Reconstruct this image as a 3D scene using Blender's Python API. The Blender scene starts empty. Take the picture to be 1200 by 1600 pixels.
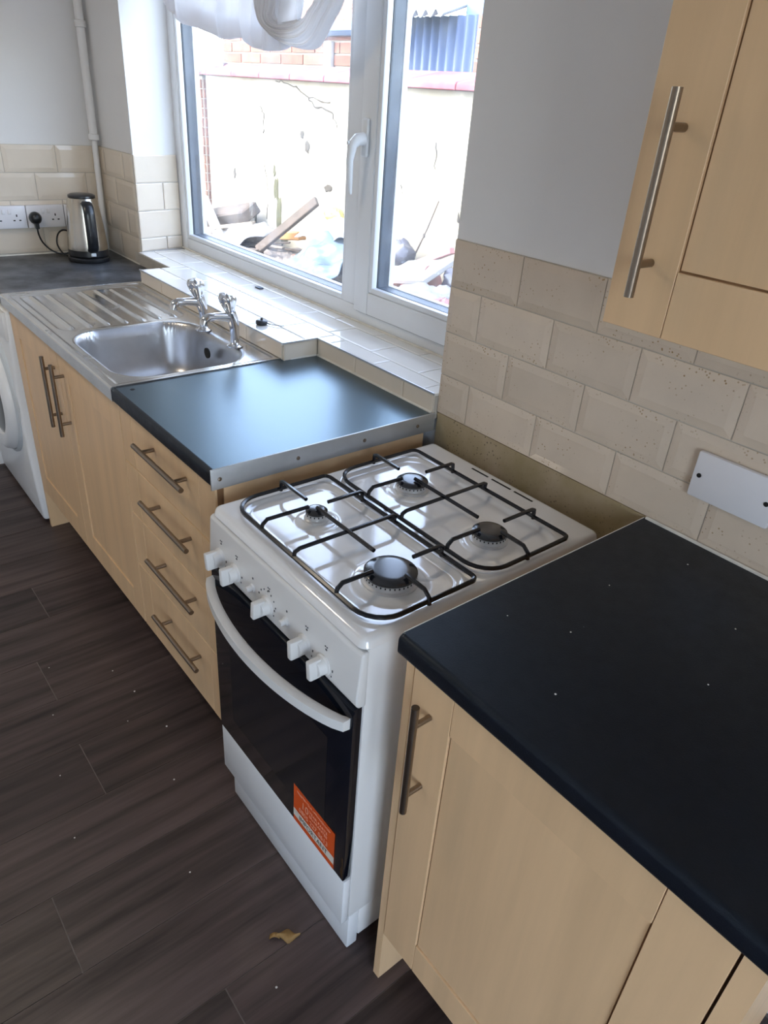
import bpy, bmesh, math, random
from mathutils import Vector, Matrix
random.seed(7)
S = bpy.context.scene
COL = S.collection
PI = math.pi

# ---------------------------------------------------------------- camera
cam_data = bpy.data.cameras.new('camera')
cam = bpy.data.objects.new('camera', cam_data)
COL.objects.link(cam)
_r = Vector((0.7787252, -0.62376966, 0.06707065))
_u = Vector((0.26914901, 0.42874019, 0.862404))
_f = Vector((0.56669733, 0.65352373, -0.50175778))
_m = Matrix((_r, _u, -_f)).transposed().to_4x4()
_m.translation = Vector((-1.16155, -0.63945, 1.57366))
cam.matrix_world = _m
cam_data.sensor_fit = 'HORIZONTAL'
cam_data.sensor_width = 36.0
cam_data.lens = 36.0 * 1116.17 / 1200.0
cam_data.clip_start = 0.02
S.camera = cam

# ---------------------------------------------------------------- sky, sun, exposure
SUN_EL, SUN_DIR = math.radians(48), Vector((-0.92, 0.10, 0))
world = bpy.data.worlds.new('world'); S.world = world
world.use_nodes = True
wn = world.node_tree
wn.nodes.clear()
sky = wn.nodes.new('ShaderNodeTexSky')
sky.sky_type = 'NISHITA'
sky.sun_disc = False
sky.sun_elevation = SUN_EL
sky.sun_rotation = math.radians(-84)
sky.air_density = 1.0
sky.dust_density = 1.5
bg = wn.nodes.new('ShaderNodeBackground'); bg.inputs['Strength'].default_value = 1.85
wo = wn.nodes.new('ShaderNodeOutputWorld')
hs_ = wn.nodes.new('ShaderNodeHueSaturation'); hs_.inputs['Saturation'].default_value = .70
wn.links.new(sky.outputs[0], hs_.inputs['Color']); wn.links.new(hs_.outputs[0], bg.inputs[0]); wn.links.new(bg.outputs[0], wo.inputs[0])

sun = bpy.data.lights.new('sun', 'SUN'); sun.energy = 2.0; sun.angle = math.radians(0.6); sun.color = (1, .95, .88)
sun_o = bpy.data.objects.new('sun', sun); COL.objects.link(sun_o)
_sd = SUN_DIR.normalized() * math.cos(SUN_EL) + Vector((0, 0, math.sin(SUN_EL)))
sun_o.rotation_euler = _sd.to_track_quat('Z', 'Y').to_euler()
sun_o.location = (-3, 0, 6)

def portal(name, loc, direction, sx, sy):
    l = bpy.data.lights.new(name, 'AREA'); l.shape = 'RECTANGLE'; l.size = sx; l.size_y = sy
    o = bpy.data.objects.new(name, l); COL.objects.link(o)
    o.location = loc
    o.rotation_euler = Vector(direction).to_track_quat('-Z', 'Y').to_euler()
    l.cycles.is_portal = True
portal('window_portal', (.34, 1.44, 1.58), (-1, 0, 0), 1.85, 1.25)
portal('added_door_portal', (-1.6, -2.33, 1.1), (0, 1, 0), 1.1, 2.0)  # guides sampling through the added, unseen back door

S.view_settings.view_transform = 'Standard'
S.view_settings.look = 'None'
S.view_settings.gamma = 1.0
S.view_settings.use_curve_mapping = False
S.view_settings.exposure = 0.30

# ---------------------------------------------------------------- helpers
class MB:
    def __init__(s): s.v = []; s.f = []
    def add(s, vs, fs):
        b = len(s.v); s.v += [tuple(v) for v in vs]; s.f += [tuple(b + i for i in f) for f in fs]; return s
    def box(s, x0, x1, y0, y1, z0, z1):
        return s.add([(x0,y0,z0),(x1,y0,z0),(x1,y1,z0),(x0,y1,z0),(x0,y0,z1),(x1,y0,z1),(x1,y1,z1),(x0,y1,z1)],
                     [(0,3,2,1),(4,5,6,7),(0,1,5,4),(1,2,6,5),(2,3,7,6),(3,0,4,7)])
    def tube(s, pts, r, n=8, closed=False, cap=True, twist=0.0):
        pts = [Vector(p) for p in pts]; N = len(pts)
        rr = r if isinstance(r, (list, tuple)) else [r] * N
        vs, fs = [], []
        up = None
        for i, p in enumerate(pts):
            if closed: t = pts[(i + 1) % N] - pts[i - 1]
            else: t = pts[min(i + 1, N - 1)] - pts[max(i - 1, 0)]
            t.normalize()
            if up is None:
                up = Vector((0, 0, 1)) if abs(t.z) < .9 else Vector((1, 0, 0))
            a = t.cross(up)
            if a.length < 1e-5: a = t.cross(Vector((0, 1, 0)))
            a.normalize(); b = a.cross(t).normalized(); up = b
            for k in range(n):
                q = 2 * PI * (k + .5) / n + twist
                vs.append(p + rr[i] * (a * math.cos(q) + b * math.sin(q)))
        M = N if closed else N - 1
        for i in range(M):
            j = (i + 1) % N
            for k in range(n):
                l = (k + 1) % n
                fs.append((i*n+k, i*n+l, j*n+l, j*n+k))
        if cap and not closed:
            fs.append(tuple(range(n))[::-1]); fs.append(tuple((N-1)*n + k for k in range(n)))
        return s.add(vs, fs)
    def lathe(s, prof, c, n=24, axis='z', start=0.0):
        vs, fs = [], []
        c = Vector(c)
        for (r, h) in prof:
            for k in range(n):
                q = 2*PI*k/n + start
                if axis == 'z': d = Vector((r*math.cos(q), r*math.sin(q), h))
                elif axis == 'x': d = Vector((h, r*math.cos(q), r*math.sin(q)))
                else: d = Vector((r*math.sin(q), h, r*math.cos(q)))
                vs.append(c + d)
        for i in range(len(prof)-1):
            for k in range(n):
                l = (k+1) % n
                fs.append((i*n+k, i*n+l, (i+1)*n+l, (i+1)*n+k))
        fs.append(tuple(range(n))[::-1]); fs.append(tuple((len(prof)-1)*n+k for k in range(n)))
        return s.add(vs, fs)
    def prism(s, poly, axis, a, b):
        """poly: list of 2D; axis 'y' -> (x,z) extruded a..b in y ; 'x' -> (y,z) ; 'z' -> (x,y)"""
        n = len(poly)
        def m(p, t):
            return {'y': (p[0], t, p[1]), 'x': (t, p[0], p[1]), 'z': (p[0], p[1], t)}[axis]
        vs = [m(p, a) for p in poly] + [m(p, b) for p in poly]
        fs = [tuple(range(n))[::-1], tuple(range(n, 2*n))] + [(i, (i+1) % n, n+(i+1) % n, n+i) for i in range(n)]
        return s.add(vs, fs)
    def obox(s, c, ax, ay, az, hx, hy, hz):
        """oriented box from centre, three unit axes, half sizes"""
        c = Vector(c); vs = []
        for dz in (-1, 1):
            for dx, dy in ((-1,-1),(1,-1),(1,1),(-1,1)):
                vs.append(c + Vector(ax)*hx*dx + Vector(ay)*hy*dy + Vector(az)*hz*dz)
        return s.add(vs, [(0,3,2,1),(4,5,6,7),(0,1,5,4),(1,2,6,5),(2,3,7,6),(3,0,4,7)])
    def grid(s, fn, nu, nv, closed_u=False):
        vs = [fn(i/nu, j/nv) for j in range(nv+1) for i in range(nu+1)]
        fs = [(j*(nu+1)+i, j*(nu+1)+i+1, (j+1)*(nu+1)+i+1, (j+1)*(nu+1)+i) for j in range(nv) for i in range(nu)]
        return s.add(vs, fs)

WL = {}
def wl(o): return WL.get(o.name, Vector((0,0,0))) if o else Vector((0,0,0))

def build(name, mb, m, parent=None, bevel=0.0, seg=2, smooth=False, angle=35, recalc=True, solid=0.0):
    off = wl(parent)
    if parent is None:
        xs = [v[0] for v in mb.v]; ys = [v[1] for v in mb.v]; zs = [v[2] for v in mb.v]
        off = Vector(((min(xs)+max(xs))/2, (min(ys)+max(ys))/2, min(zs)))
    me = bpy.data.meshes.new(name)
    me.from_pydata([(v[0]-off.x, v[1]-off.y, v[2]-off.z) for v in mb.v], [], mb.f)
    bm = bmesh.new(); bm.from_mesh(me)
    if recalc: bmesh.ops.recalc_face_normals(bm, faces=bm.faces)
    if bevel > 0:
        bmesh.ops.bevel(bm, geom=[e for e in bm.edges if len(e.link_faces) == 2 and e.calc_face_angle(0) > .5], offset=bevel, segments=seg, affect='EDGES', profile=.5, clamp_overlap=True)
    bm.to_mesh(me); bm.free()
    if smooth or bevel > 0:
        for p in me.polygons: p.use_smooth = True
        me.set_sharp_from_angle(angle=math.radians(angle))
    o = bpy.data.objects.new(name, me); COL.objects.link(o)
    me.materials.append(m)
    if parent: o.parent = parent; WL[o.name] = off.copy()
    else: o.location = off; WL[o.name] = off.copy()
    if solid:
        md = o.modifiers.new('solid', 'SOLIDIFY'); md.thickness = solid; md.offset = 0
    return o

def tag(o, label=None, cat=None, group=None, kind=None):
    if label: o['label'] = label
    if cat: o['category'] = cat
    if group: o['group'] = group
    if kind: o['kind'] = kind
    return o

def thing(name, loc, label, cat, group=None):
    o = bpy.data.objects.new(name, None); COL.objects.link(o)
    o.empty_display_size = .05
    o.location = loc; WL[o.name] = Vector(loc)
    return tag(o, label, cat, group)

def place(name, me, loc, parent):
    """linked copy of a shared mesh, at a world location, under a parent"""
    o = bpy.data.objects.new(name, me); COL.objects.link(o)
    o.parent = parent; o.location = Vector(loc) - wl(parent); WL[o.name] = Vector(loc)
    return o

# ---------------------------------------------------------------- materials
MATS = {}
def mat(name, col, rough=.5, metal=0.0, var=0.0, vscale=6.0, stretch=(1,1,1), bump=0.0, bscale=60.0, col2=None,
        coat=0.0, rand=0.0, rvar=0.0, spec=.5, stint=None, speck=None, ior=None, trans=0.0):
    if name in MATS: return MATS[name]
    m = bpy.data.materials.new(name); m.use_nodes = True
    nt = m.node_tree; N = nt.nodes; L = nt.links
    b = N['Principled BSDF']
    b.inputs['Base Color'].default_value = (*col, 1)
    b.inputs['Roughness'].default_value = rough
    b.inputs['Metallic'].default_value = metal
    b.inputs['Coat Weight'].default_value = coat
    b.inputs['Coat Roughness'].default_value = .05
    b.inputs['Specular IOR Level'].default_value = spec
    if stint: b.inputs['Specular Tint'].default_value = (*stint, 1)
    if ior: b.inputs['IOR'].default_value = ior
    tc = N.new('ShaderNodeTexCoord'); mp = N.new('ShaderNodeMapping')
    mp.inputs['Scale'].default_value = stretch
    L.new(tc.outputs['Object'], mp.inputs['Vector'])
    vec = mp.outputs['Vector']
    cur = None
    if rand or var:
        oi = N.new('ShaderNodeObjectInfo')
        ad = N.new('ShaderNodeVectorMath'); ad.operation = 'MULTIPLY_ADD'
        cb = N.new('ShaderNodeCombineXYZ')
        for i in range(3): L.new(oi.outputs['Random'], cb.inputs[i])
        L.new(cb.outputs[0], ad.inputs[0]); ad.inputs[1].default_value = (37, 51, 23); L.new(vec, ad.inputs[2])
        vec = ad.outputs[0]
    if var:
        nz = N.new('ShaderNodeTexNoise'); nz.inputs['Scale'].default_value = vscale; nz.inputs['Detail'].default_value = 5
        nz.inputs['Roughness'].default_value = .6
        L.new(vec, nz.inputs['Vector'])
        rp = N.new('ShaderNodeMapRange'); rp.inputs['From Min'].default_value = .3; rp.inputs['From Max'].default_value = .7
        L.new(nz.outputs['Fac'], rp.inputs['Value'])
        mx = N.new('ShaderNodeMix'); mx.data_type = 'RGBA'
        c2 = col2 if col2 else tuple(c*(1-var) for c in col)
        mx.inputs['A'].default_value = (*col, 1); mx.inputs['B'].default_value = (*c2, 1)
        if col2:
            mu = N.new('ShaderNodeMath'); mu.operation = 'MULTIPLY'; mu.inputs[1].default_value = var
            L.new(rp.outputs[0], mu.inputs[0]); L.new(mu.outputs[0], mx.inputs['Factor'])
        else: L.new(rp.outputs[0], mx.inputs['Factor'])
        cur = mx.outputs['Result']
        if rvar:
            r2 = N.new('ShaderNodeMapRange'); r2.inputs['To Min'].default_value = max(0, rough-rvar); r2.inputs['To Max'].default_value = rough+rvar
            L.new(rp.outputs[0], r2.inputs['Value']); L.new(r2.outputs[0], b.inputs['Roughness'])
    if rand:
        hs = N.new('ShaderNodeHueSaturation')
        r3 = N.new('ShaderNodeMapRange'); r3.inputs['To Min'].default_value = 1-rand; r3.inputs['To Max'].default_value = 1+rand
        L.new(oi.outputs['Random'], r3.inputs['Value']); L.new(r3.outputs[0], hs.inputs['Value'])
        if cur is not None: L.new(cur, hs.inputs['Color'])
        else: hs.inputs['Color'].default_value = (*col, 1)
        cur = hs.outputs['Color']
    if speck:
        scol, sscale, sthr, sdens = speck
        vo = N.new('ShaderNodeTexVoronoi'); vo.inputs['Scale'].default_value = sscale
        L.new(tc.outputs['Object'], vo.inputs['Vector'])
        lt = N.new('ShaderNodeMath'); lt.operation = 'LESS_THAN'; lt.inputs[1].default_value = sthr
        L.new(vo.outputs['Distance'], lt.inputs[0])
        sep = N.new('ShaderNodeSeparateColor'); L.new(vo.outputs['Color'], sep.inputs[0])
        gt = N.new('ShaderNodeMath'); gt.operation = 'LESS_THAN'; gt.inputs[1].default_value = sdens
        L.new(sep.outputs[0], gt.inputs[0])
        ml = N.new('ShaderNodeMath'); ml.operation = 'MULTIPLY'
        L.new(lt.outputs[0], ml.inputs[0]); L.new(gt.outputs[0], ml.inputs[1])
        ng = N.new('ShaderNodeTexNoise'); ng.inputs['Scale'].default_value = 11; ng.inputs['Detail'].default_value = 2
        L.new(vec, ng.inputs['Vector'])
        gr = N.new('ShaderNodeMapRange'); gr.inputs['From Min'].default_value = .42; gr.inputs['From Max'].default_value = .72; gr.inputs['To Max'].default_value = 1.0
        L.new(ng.outputs['Fac'], gr.inputs['Value'])
        m5 = N.new('ShaderNodeMath'); m5.operation = 'MULTIPLY'; m5.use_clamp = True; L.new(ml.outputs[0], m5.inputs[0]); L.new(gr.outputs[0], m5.inputs[1]); ml = m5
        m2 = N.new('ShaderNodeMix'); m2.data_type = 'RGBA'
        if cur is not None: L.new(cur, m2.inputs['A'])
        else: m2.inputs['A'].default_value = (*col, 1)
        m2.inputs['B'].default_value = (*scol, 1); L.new(ml.outputs[0], m2.inputs['Factor'])
        cur = m2.outputs['Result']
    if cur is not None: L.new(cur, b.inputs['Base Color'])
    if bump:
        n2 = N.new('ShaderNodeTexNoise'); n2.inputs['Scale'].default_value = bscale; n2.inputs['Detail'].default_value = 3
        L.new(vec, n2.inputs['Vector'])
        bp = N.new('ShaderNodeBump'); bp.inputs['Strength'].default_value = bump; bp.inputs['Distance'].default_value = .004
        L.new(n2.outputs['Fac'], bp.inputs['Height']); L.new(bp.outputs[0], b.inputs['Normal'])
    if trans:
        tr = N.new('ShaderNodeBsdfTranslucent'); tr.inputs[0].default_value = (*col, 1)
        ms = N.new('ShaderNodeMixShader'); ms.inputs[0].default_value = trans
        out = N['Material Output']
        L.new(b.outputs[0], ms.inputs[1]); L.new(tr.outputs[0], ms.inputs[2]); L.new(ms.outputs[0], out.inputs[0])
    MATS[name] = m
    return m

def glass_mat(name, tint, gloss, dirt):
    m = bpy.data.materials.new(name); m.use_nodes = True
    nt = m.node_tree; N = nt.nodes; L = nt.links; N.remove(N['Principled BSDF'])
    t = N.new('ShaderNodeBsdfTransparent'); t.inputs[0].default_value = (*tint, 1)
    g = N.new('ShaderNodeBsdfGlossy'); g.inputs['Roughness'].default_value = .02
    d = N.new('ShaderNodeBsdfTranslucent'); d.inputs[0].default_value = (.9, .95, 1, 1)
    lw = N.new('ShaderNodeLayerWeight'); lw.inputs[0].default_value = .5
    pw_ = N.new('ShaderNodeMath'); pw_.operation = 'POWER'; pw_.inputs[1].default_value = 4.0; L.new(lw.outputs['Facing'], pw_.inputs[0])
    fr = N.new('ShaderNodeMapRange'); fr.inputs['To Min'].default_value = .03; fr.inputs['To Max'].default_value = gloss; L.new(pw_.outputs[0], fr.inputs['Value'])
    nz = N.new('ShaderNodeTexNoise'); nz.inputs['Scale'].default_value = 7; nz.inputs['Detail'].default_value = 6
    tc = N.new('ShaderNodeTexCoord'); L.new(tc.outputs['Object'], nz.inputs['Vector'])
    mr = N.new('ShaderNodeMapRange'); mr.inputs['From Min'].default_value = .45; mr.inputs['From Max'].default_value = .8
    mr.inputs['To Max'].default_value = dirt; mr.inputs['To Min'].default_value = dirt*.25
    L.new(nz.outputs['Fac'], mr.inputs['Value'])
    m1 = N.new('ShaderNodeMixShader'); L.new(mr.outputs[0], m1.inputs[0]); L.new(t.outputs[0], m1.inputs[1]); L.new(d.outputs[0], m1.inputs[2])
    m2 = N.new('ShaderNodeMixShader'); L.new(fr.outputs[0], m2.inputs[0]); L.new(m1.outputs[0], m2.inputs[1]); L.new(g.outputs[0], m2.inputs[2])
    L.new(m2.outputs[0], N['Material Output'].inputs[0])
    return m

M_paint = mat('white_paint', (.78, .775, .775), .75, var=.03, vscale=3, bump=.12, bscale=45)
M_ceil = mat('ceiling_paint', (.8, .8, .78), .85, var=.03, vscale=2)
M_tile = mat('cream_tile', (.73, .64, .53), .16, var=.06, vscale=9, bump=.03, bscale=25, rand=.03, coat=.2)
M_tileg = mat('cream_tile_greasy', (.68, .565, .45), .2, var=.10, vscale=8, bump=.04, bscale=30, rand=.05, coat=.2,
              speck=((.34, .22, .11), 130, .22, .40))
M_grout = mat('grout', (.58, .53, .46), .9, var=.25, vscale=15)
M_sealant = mat('sealant', (.80, .76, .68), .5, var=.2, vscale=25)
M_sill = mat('sill_tile', (.86, .84, .79), .12, var=.05, vscale=7, bump=.05, bscale=18, coat=.3)
M_plaster = mat('stained_plaster', (.43, .33, .23), .6, var=.9, vscale=6, col2=(.25, .19, .075), bump=.3, bscale=30, speck=((.10, .07, .04), 110, .22, .4))
M_upvc = mat('window_plastic', (.78, .80, .82), .28, var=.03, vscale=5)
M_gasket = mat('rubber_gasket', (.05, .055, .06), .5, var=.2, vscale=30)
M_spacer = mat('glazing_spacer', (.035, .055, .085), .4, var=.3, vscale=25)
M_glass = glass_mat('window_glass', (.98, .99, 1.0), .6, .08)
M_maple = mat('maple_vertical', (.82, .55, .31), .42, var=.15, vscale=16, stretch=(1, 1, .07), bump=.04, bscale=60, rand=.02)
M_maple_h = mat('maple_horizontal', (.82, .55, .31), .42, var=.15, vscale=16, stretch=(1, .07, 1), bump=.04, bscale=60, rand=.02)
M_maple_dark = mat('cabinet_inside', (.24, .12, .05), .6, var=.2, vscale=12, stretch=(1, 1, .1))
M_worktop = mat('black_laminate', (.006, .008, .014), .43, var=.3, vscale=40, bump=.10, bscale=420, rvar=.05, speck=((.25, .27, .3), 26, .035, .12), spec=.42, stint=(.75, .88, 1))  # sky-blue sheen put into the specular tint
M_worktop_mid = mat('black_laminate_sky_sheen', (.020, .028, .042), .30, var=.15, vscale=5, bump=.03, bscale=300, ior=2.25, stint=(.56, .85, 1))  # blue sky glow put into the specular tint and raised reflectance
M_worktop_far = mat('dusty_laminate', (.095, .105, .12), .36, var=1.0, vscale=9, col2=(.012, .014, .018), rvar=.08)
M_alu = mat('aluminium_strip', (.62, .64, .66), .42, metal=.7, var=.12, vscale=14)
M_steel = mat('sink_steel', (.70, .70, .70), .22, metal=1.0, var=.14, vscale=9, rvar=.07)
M_steel_b = mat('bowl_steel', (.56, .56, .57), .34, metal=1.0, var=.12, vscale=14, rvar=.06)
M_chrome = mat('chrome', (.80, .81, .83), .06, metal=1.0, var=.05, vscale=10)
M_handle = mat('brushed_nickel', (.29, .235, .185), .32, metal=1.0, var=.1, vscale=60)
M_enamel = mat('white_enamel', (.87, .86, .85), .09, var=.03, vscale=7, coat=.6, ior=1.8)
M_cwhite = mat('cooker_white', (.80, .79, .775), .32, var=.03, vscale=6)
M_knob = mat('knob_plastic', (.78, .765, .745), .4, var=.03, vscale=9)
M_blackenamel = mat('black_enamel', (.010, .011, .015), .22, var=.2, vscale=30)
M_cap = mat('burner_cap_enamel', (.012, .014, .02), .20, var=.3, vscale=30, ior=1.75)
M_burner = mat('burner_ring', (.72, .71, .70), .4, metal=.4, var=.15, vscale=30)
M_oven = mat('oven_black_glass', (.004, .006, .012), .05, var=.2, vscale=4)
M_dark = mat('dark_gap', (.01, .01, .01), .8, var=.2, vscale=10)
M_mark = mat('printed_mark', (.10, .10, .11), .6, var=.1, vscale=10)
M_orange = mat('sticker_orange', (.80, .10, .012), .35, var=.08, vscale=9)
M_stickw = mat('sticker_white', (.80, .76, .68), .4, var=.05, vscale=9)
M_stickt = mat('sticker_pale_print', (.90, .45, .30), .45, var=.05, vscale=9)
M_black = mat('black_plastic', (.012, .013, .016), .28, var=.2, vscale=20)
M_socket = mat('socket_plastic', (.78, .77, .80), .25, var=.03, vscale=8)
M_kettle = mat('kettle_steel', (.60, .56, .50), .22, metal=1.0, var=.08, vscale=12)
M_wm = mat('appliance_white', (.82, .83, .84), .3, var=.03, vscale=5)
M_wmgrey = mat('appliance_grey', (.62, .66, .69), .35, var=.04, vscale=6)
M_wmglass = mat('drum_glass', (.02, .024, .028), .06, var=.2, vscale=5)
M_plank = mat('floor_vinyl', (.100, .070, .064), .42, var=1.0, vscale=16, col2=(.022, .015, .014), stretch=(.10, 1.5, 1), bump=.10, bscale=55, rand=.22, rvar=.08, spec=.4)
M_floorgap = mat('plank_joint', (.20, .17, .15), .7, var=.3, vscale=20)
M_curtain = mat('sheer_curtain', (.80, .79, .80), .85, var=.04, vscale=10, trans=.30)
M_leaf = mat('dead_leaf', (.36, .20, .06), .7, var=.4, vscale=60)
M_crumb = mat('crumb', (.8, .78, .72), .7, var=.1, vscale=60)
# outdoors
M_render = mat('painted_render', (0.360, 0.342, 0.288), .9, var=.8, vscale=2.2, col2=(0.180, 0.151, 0.086), bump=.5, bscale=9)
M_moss = mat('moss', (0.078, 0.075, 0.033), .95, var=.5, vscale=14, bump=.6, bscale=30)
M_crack = mat('crack_dirt', (0.059, 0.049, 0.034), .95, var=.3, vscale=20)
M_coping = mat('red_coping', (0.225, 0.034, 0.044), .7, var=.8, vscale=5, col2=(0.270, 0.120, 0.128), rand=.15, bump=.3)
M_brick = mat('red_brick', (0.247, 0.112, 0.075), .9, var=.4, vscale=14, rand=.2, bump=.4)
M_mortar = mat('mortar', (0.307, 0.279, 0.232), .95, var=.2, vscale=12)
M_rooftile = mat('orange_roof_tile', (0.298, 0.124, 0.070), .85, var=.3, vscale=8, rand=.15)
M_gutter = mat('blue_grey_gutter', (0.100, 0.170, 0.280), .4, var=.2, vscale=6)
M_shed = mat('corrugated_sheet_dark', (0.045, 0.075, 0.150), .45, var=.4, vscale=5, stretch=(1, 1, .15))
M_shedroof = mat('corrugated_sheet_pale', (0.298, 0.338, 0.357), .4, var=.3, vscale=6)
M_wpaint = mat('weathered_white', (0.315, 0.308, 0.292), .7, var=.25, vscale=9)
M_timber = mat('grey_timber', (.095, .070, .050), .85, var=.45, vscale=9, stretch=(1, 1, 1), bump=.3)
M_timber2 = mat('pale_timber', (0.238, 0.192, 0.138), .8, var=.3, vscale=9)
M_concrete = mat('yard_concrete', (0.217, 0.209, 0.187), .95, var=.4, vscale=4, bump=.4, bscale=20)
M_debris = mat('debris', (0.167, 0.143, 0.115), .95, var=.8, vscale=10, col2=(0.096, 0.077, 0.061), bump=.9, bscale=14, rand=.2)
M_sheet = mat('clear_plastic', (.15, .21, .27), .2, var=.4, vscale=9, trans=.3)
M_whitebag = mat('white_plastic', (.22, .22, .225), .4, var=.15, vscale=8)
M_redbag = mat('red_plastic', (0.372, 0.045, 0.030), .35, var=.3, vscale=7)
M_pink = mat('pink_plastic', (0.349, 0.163, 0.158), .45, var=.25, vscale=7)
M_darkbag = mat('dark_grey_plastic', (0.080, 0.080, 0.100), .3, var=.4, vscale=8)
M_orangejunk = mat('orange_board', (0.397, 0.189, 0.050), .6, var=.2, vscale=7)
M_yellow = mat('yellow_plastic', (0.422, 0.338, 0.059), .5, var=.15, vscale=8)

# ================================================================ SETTING
Y0, Y1 = -2.2, 2.688          # room near and far walls (inner faces)
XL = -2.35                    # left wall inner face
ZC = 2.45
WX = .008                     # plaster face of window wall (tile faces stand at x = 0)
WY0, WY1 = .536, 2.335        # window opening
SILL = .962
WZ1 = 2.15
TW = .30                      # wall thickness

# floor with vinyl planks
fl = MB().box(XL-.1, TW, Y0-.1, Y1+.1, -.08, -.0013)
floor = tag(build('floor', fl, M_floorgap), kind='structure')
pw = .1965
k = -11
while .09 + pw*k < Y1:
    ya, yb = .09 + pw*k, .09 + pw*(k+1)
    ends = {-1: -.853, 1: -1.068, 3: -.876, 5: -.872, 7: -.775, 0: -.30, 2: -.45, 4: -1.55, 6: -1.45, 8: -1.3}.get(k, -.2 - (k*.47) % 1.2)
    xs = sorted(ends + 1.22*j for j in range(-3, 3))
    for a, b in zip(xs[:-1], xs[1:]):
        a2, b2 = max(a, XL-.0), min(b, 0.0)
        if b2 - a2 < .02: continue
        ya2, yb2 = max(ya, Y0), min(yb, Y1)
        if yb2 - ya2 < .01: continue
        build('floor_plank', MB().box(a2+.0012, b2-.0012, ya2+.0012, yb2-.0012, -.0012, 0), M_plank, floor)
    k += 1

ceiling = tag(build('ceiling', MB().box(XL-.1, TW, Y0-.1, Y1+.1, ZC, ZC+.1), M_ceil), kind='structure')
lamp = thing('added_fill_lamp', (-1.35, 1.5, ZC-.10), 'round white fill lamp added overhead, out of view', 'lamp')  # added out of view to fill the room with warm light
build('base_plate', MB().lathe([(.14, 0), (.15, -.02), (.145, -.03)], (-1.35, 1.5, ZC), 32), M_upvc, lamp, smooth=True)
build('shade', MB().lathe([(.145, -.028), (.14, -.05), (.11, -.078), (.06, -.092), (.005, -.096)], (-1.35, 1.5, ZC), 32), mat('opal_shade', (.85, .84, .8), .4, var=.02, vscale=4), lamp, smooth=True)
_pl = bpy.data.lights.new('added_fill_light', 'AREA'); _pl.shape = 'DISK'; _pl.size = .28; _pl.energy = 8; _pl.color = (1, .86, .68)  # warm fill from the added lamp
_po = bpy.data.objects.new('added_fill_light', _pl); COL.objects.link(_po); _po.location = (-1.35, 1.5, ZC-.105)
wall_left = tag(build('wall_left', MB().box(XL-.12, XL, Y0-.1, Y1+.1, 0, ZC), M_paint), kind='structure')
# near wall behind the viewer, with an added glazed door for fill daylight
nb = MB()
nb.box(XL, -2.2, Y0-.12, Y0, 0, ZC); nb.box(-1.0, 0.008, Y0-.12, Y0, 0, ZC)
nb.box(-2.2, -1.0, Y0-.12, Y0, 2.16, ZC)
wall_near = tag(build('wall_near', nb, M_paint), kind='structure')
w2 = thing('added_door_1', (-1.6, Y0-.06, 0), None, None); tag(w2, kind='structure')  # added behind the viewer as a source of fill light
fb = MB()
for a, b, c, d in ((-2.2, -2.11, 0, 2.16), (-1.09, -1.0, 0, 2.16), (-2.11, -1.09, 0, .12), (-2.11, -1.09, 2.07, 2.16)):
    fb.box(a, b, Y0-.09, Y0-.03, c, d)
build('added_door_frame', fb, M_upvc, w2)
build('added_door_pane', MB().box(-2.11, -1.09, Y0-.064, Y0-.058, .12, 2.07), M_glass, w2)

wall_far = tag(build('wall_far', MB().box(XL, TW, Y1+.008, Y1+.14, 0, ZC), M_paint), kind='structure')

# window wall with opening (reveal slightly splayed)
wr = MB()
wr.box(WX, TW, Y0-.1, WY0, 0, ZC)
wr.prism([(WX, WY1), (TW, WY1+.055), (TW, Y1+.008), (WX, Y1+.008)], 'z', 0, ZC)
wr.box(WX, TW, WY0, WY1+.03, 0, SILL-.012)
wr.box(WX, TW, WY0, WY1+.03, WZ1, ZC)
wall_right = tag(build('wall_right', wr, M_paint), kind='structure')

# tiles: shared bevelled meshes
TCACHE = {}
def tile_mesh(w, h, facing, m, flat=False):
    """local: u along width, v along height, n out of wall. origin at lower-left-back corner"""
    key = (round(w, 4), round(h, 4), facing, m.name, flat)
    if key in TCACHE: return TCACHE[key]
    U, V, Nn = {'x-': (Vector((0,1,0)), Vector((0,0,1)), Vector((-1,0,0))),
                'y-': (Vector((1,0,0)), Vector((0,0,1)), Vector((0,-1,0))),
                'z+': (Vector((0,1,0)), Vector((1,0,0)), Vector((0,0,1)))}[facing]
    if flat: mg, t0, t1 = min(.004, w*.3, h*.3), .0055, .007
    else: mg, t0, t1 = min(.016, w*.3, h*.3), .0052, .0078
    mg2 = mg
    loops = [((0,0),(w,0),(w,h),(0,h)), ((0,0),(w,0),(w,h),(0,h)), ((mg,mg2),(w-mg,mg2),(w-mg,h-mg2),(mg,h-mg2))]
    zs = [0, t0, t1]
    vs = [U*a + V*b + Nn*z for lp, z in zip(loops, zs) for a, b in lp]
    fs = [(0,1,5,4),(1,2,6,5),(2,3,7,6),(3,0,4,7),(4,5,9,8),(5,6,10,9),(6,7,11,10),(7,4,8,11),(8,9,10,11)]
    me = bpy.data.meshes.new('wall_tile'); me.from_pydata(vs, [], fs)
    bm = bmesh.new(); bm.from_mesh(me)
    for f in bm.faces:
        f.normal_update()
    bmesh.ops.recalc_face_normals(bm, faces=bm.faces)
    for f in bm.faces:
        f.normal_update()
    if max((f for f in bm.faces), key=lambda f: f.calc_center_median().dot(Nn)).normal.dot(Nn) < 0:
        bmesh.ops.reverse_faces(bm, faces=bm.faces)
    bm.to_mesh(me); bm.free(); me.materials.append(m)
    TCACHE[key] = me
    return me

ROWS = [(1.216, 1.317), (1.114, 1.216), (1.012, 1.114), (.9135, 1.012)]
G = .0012
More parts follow.
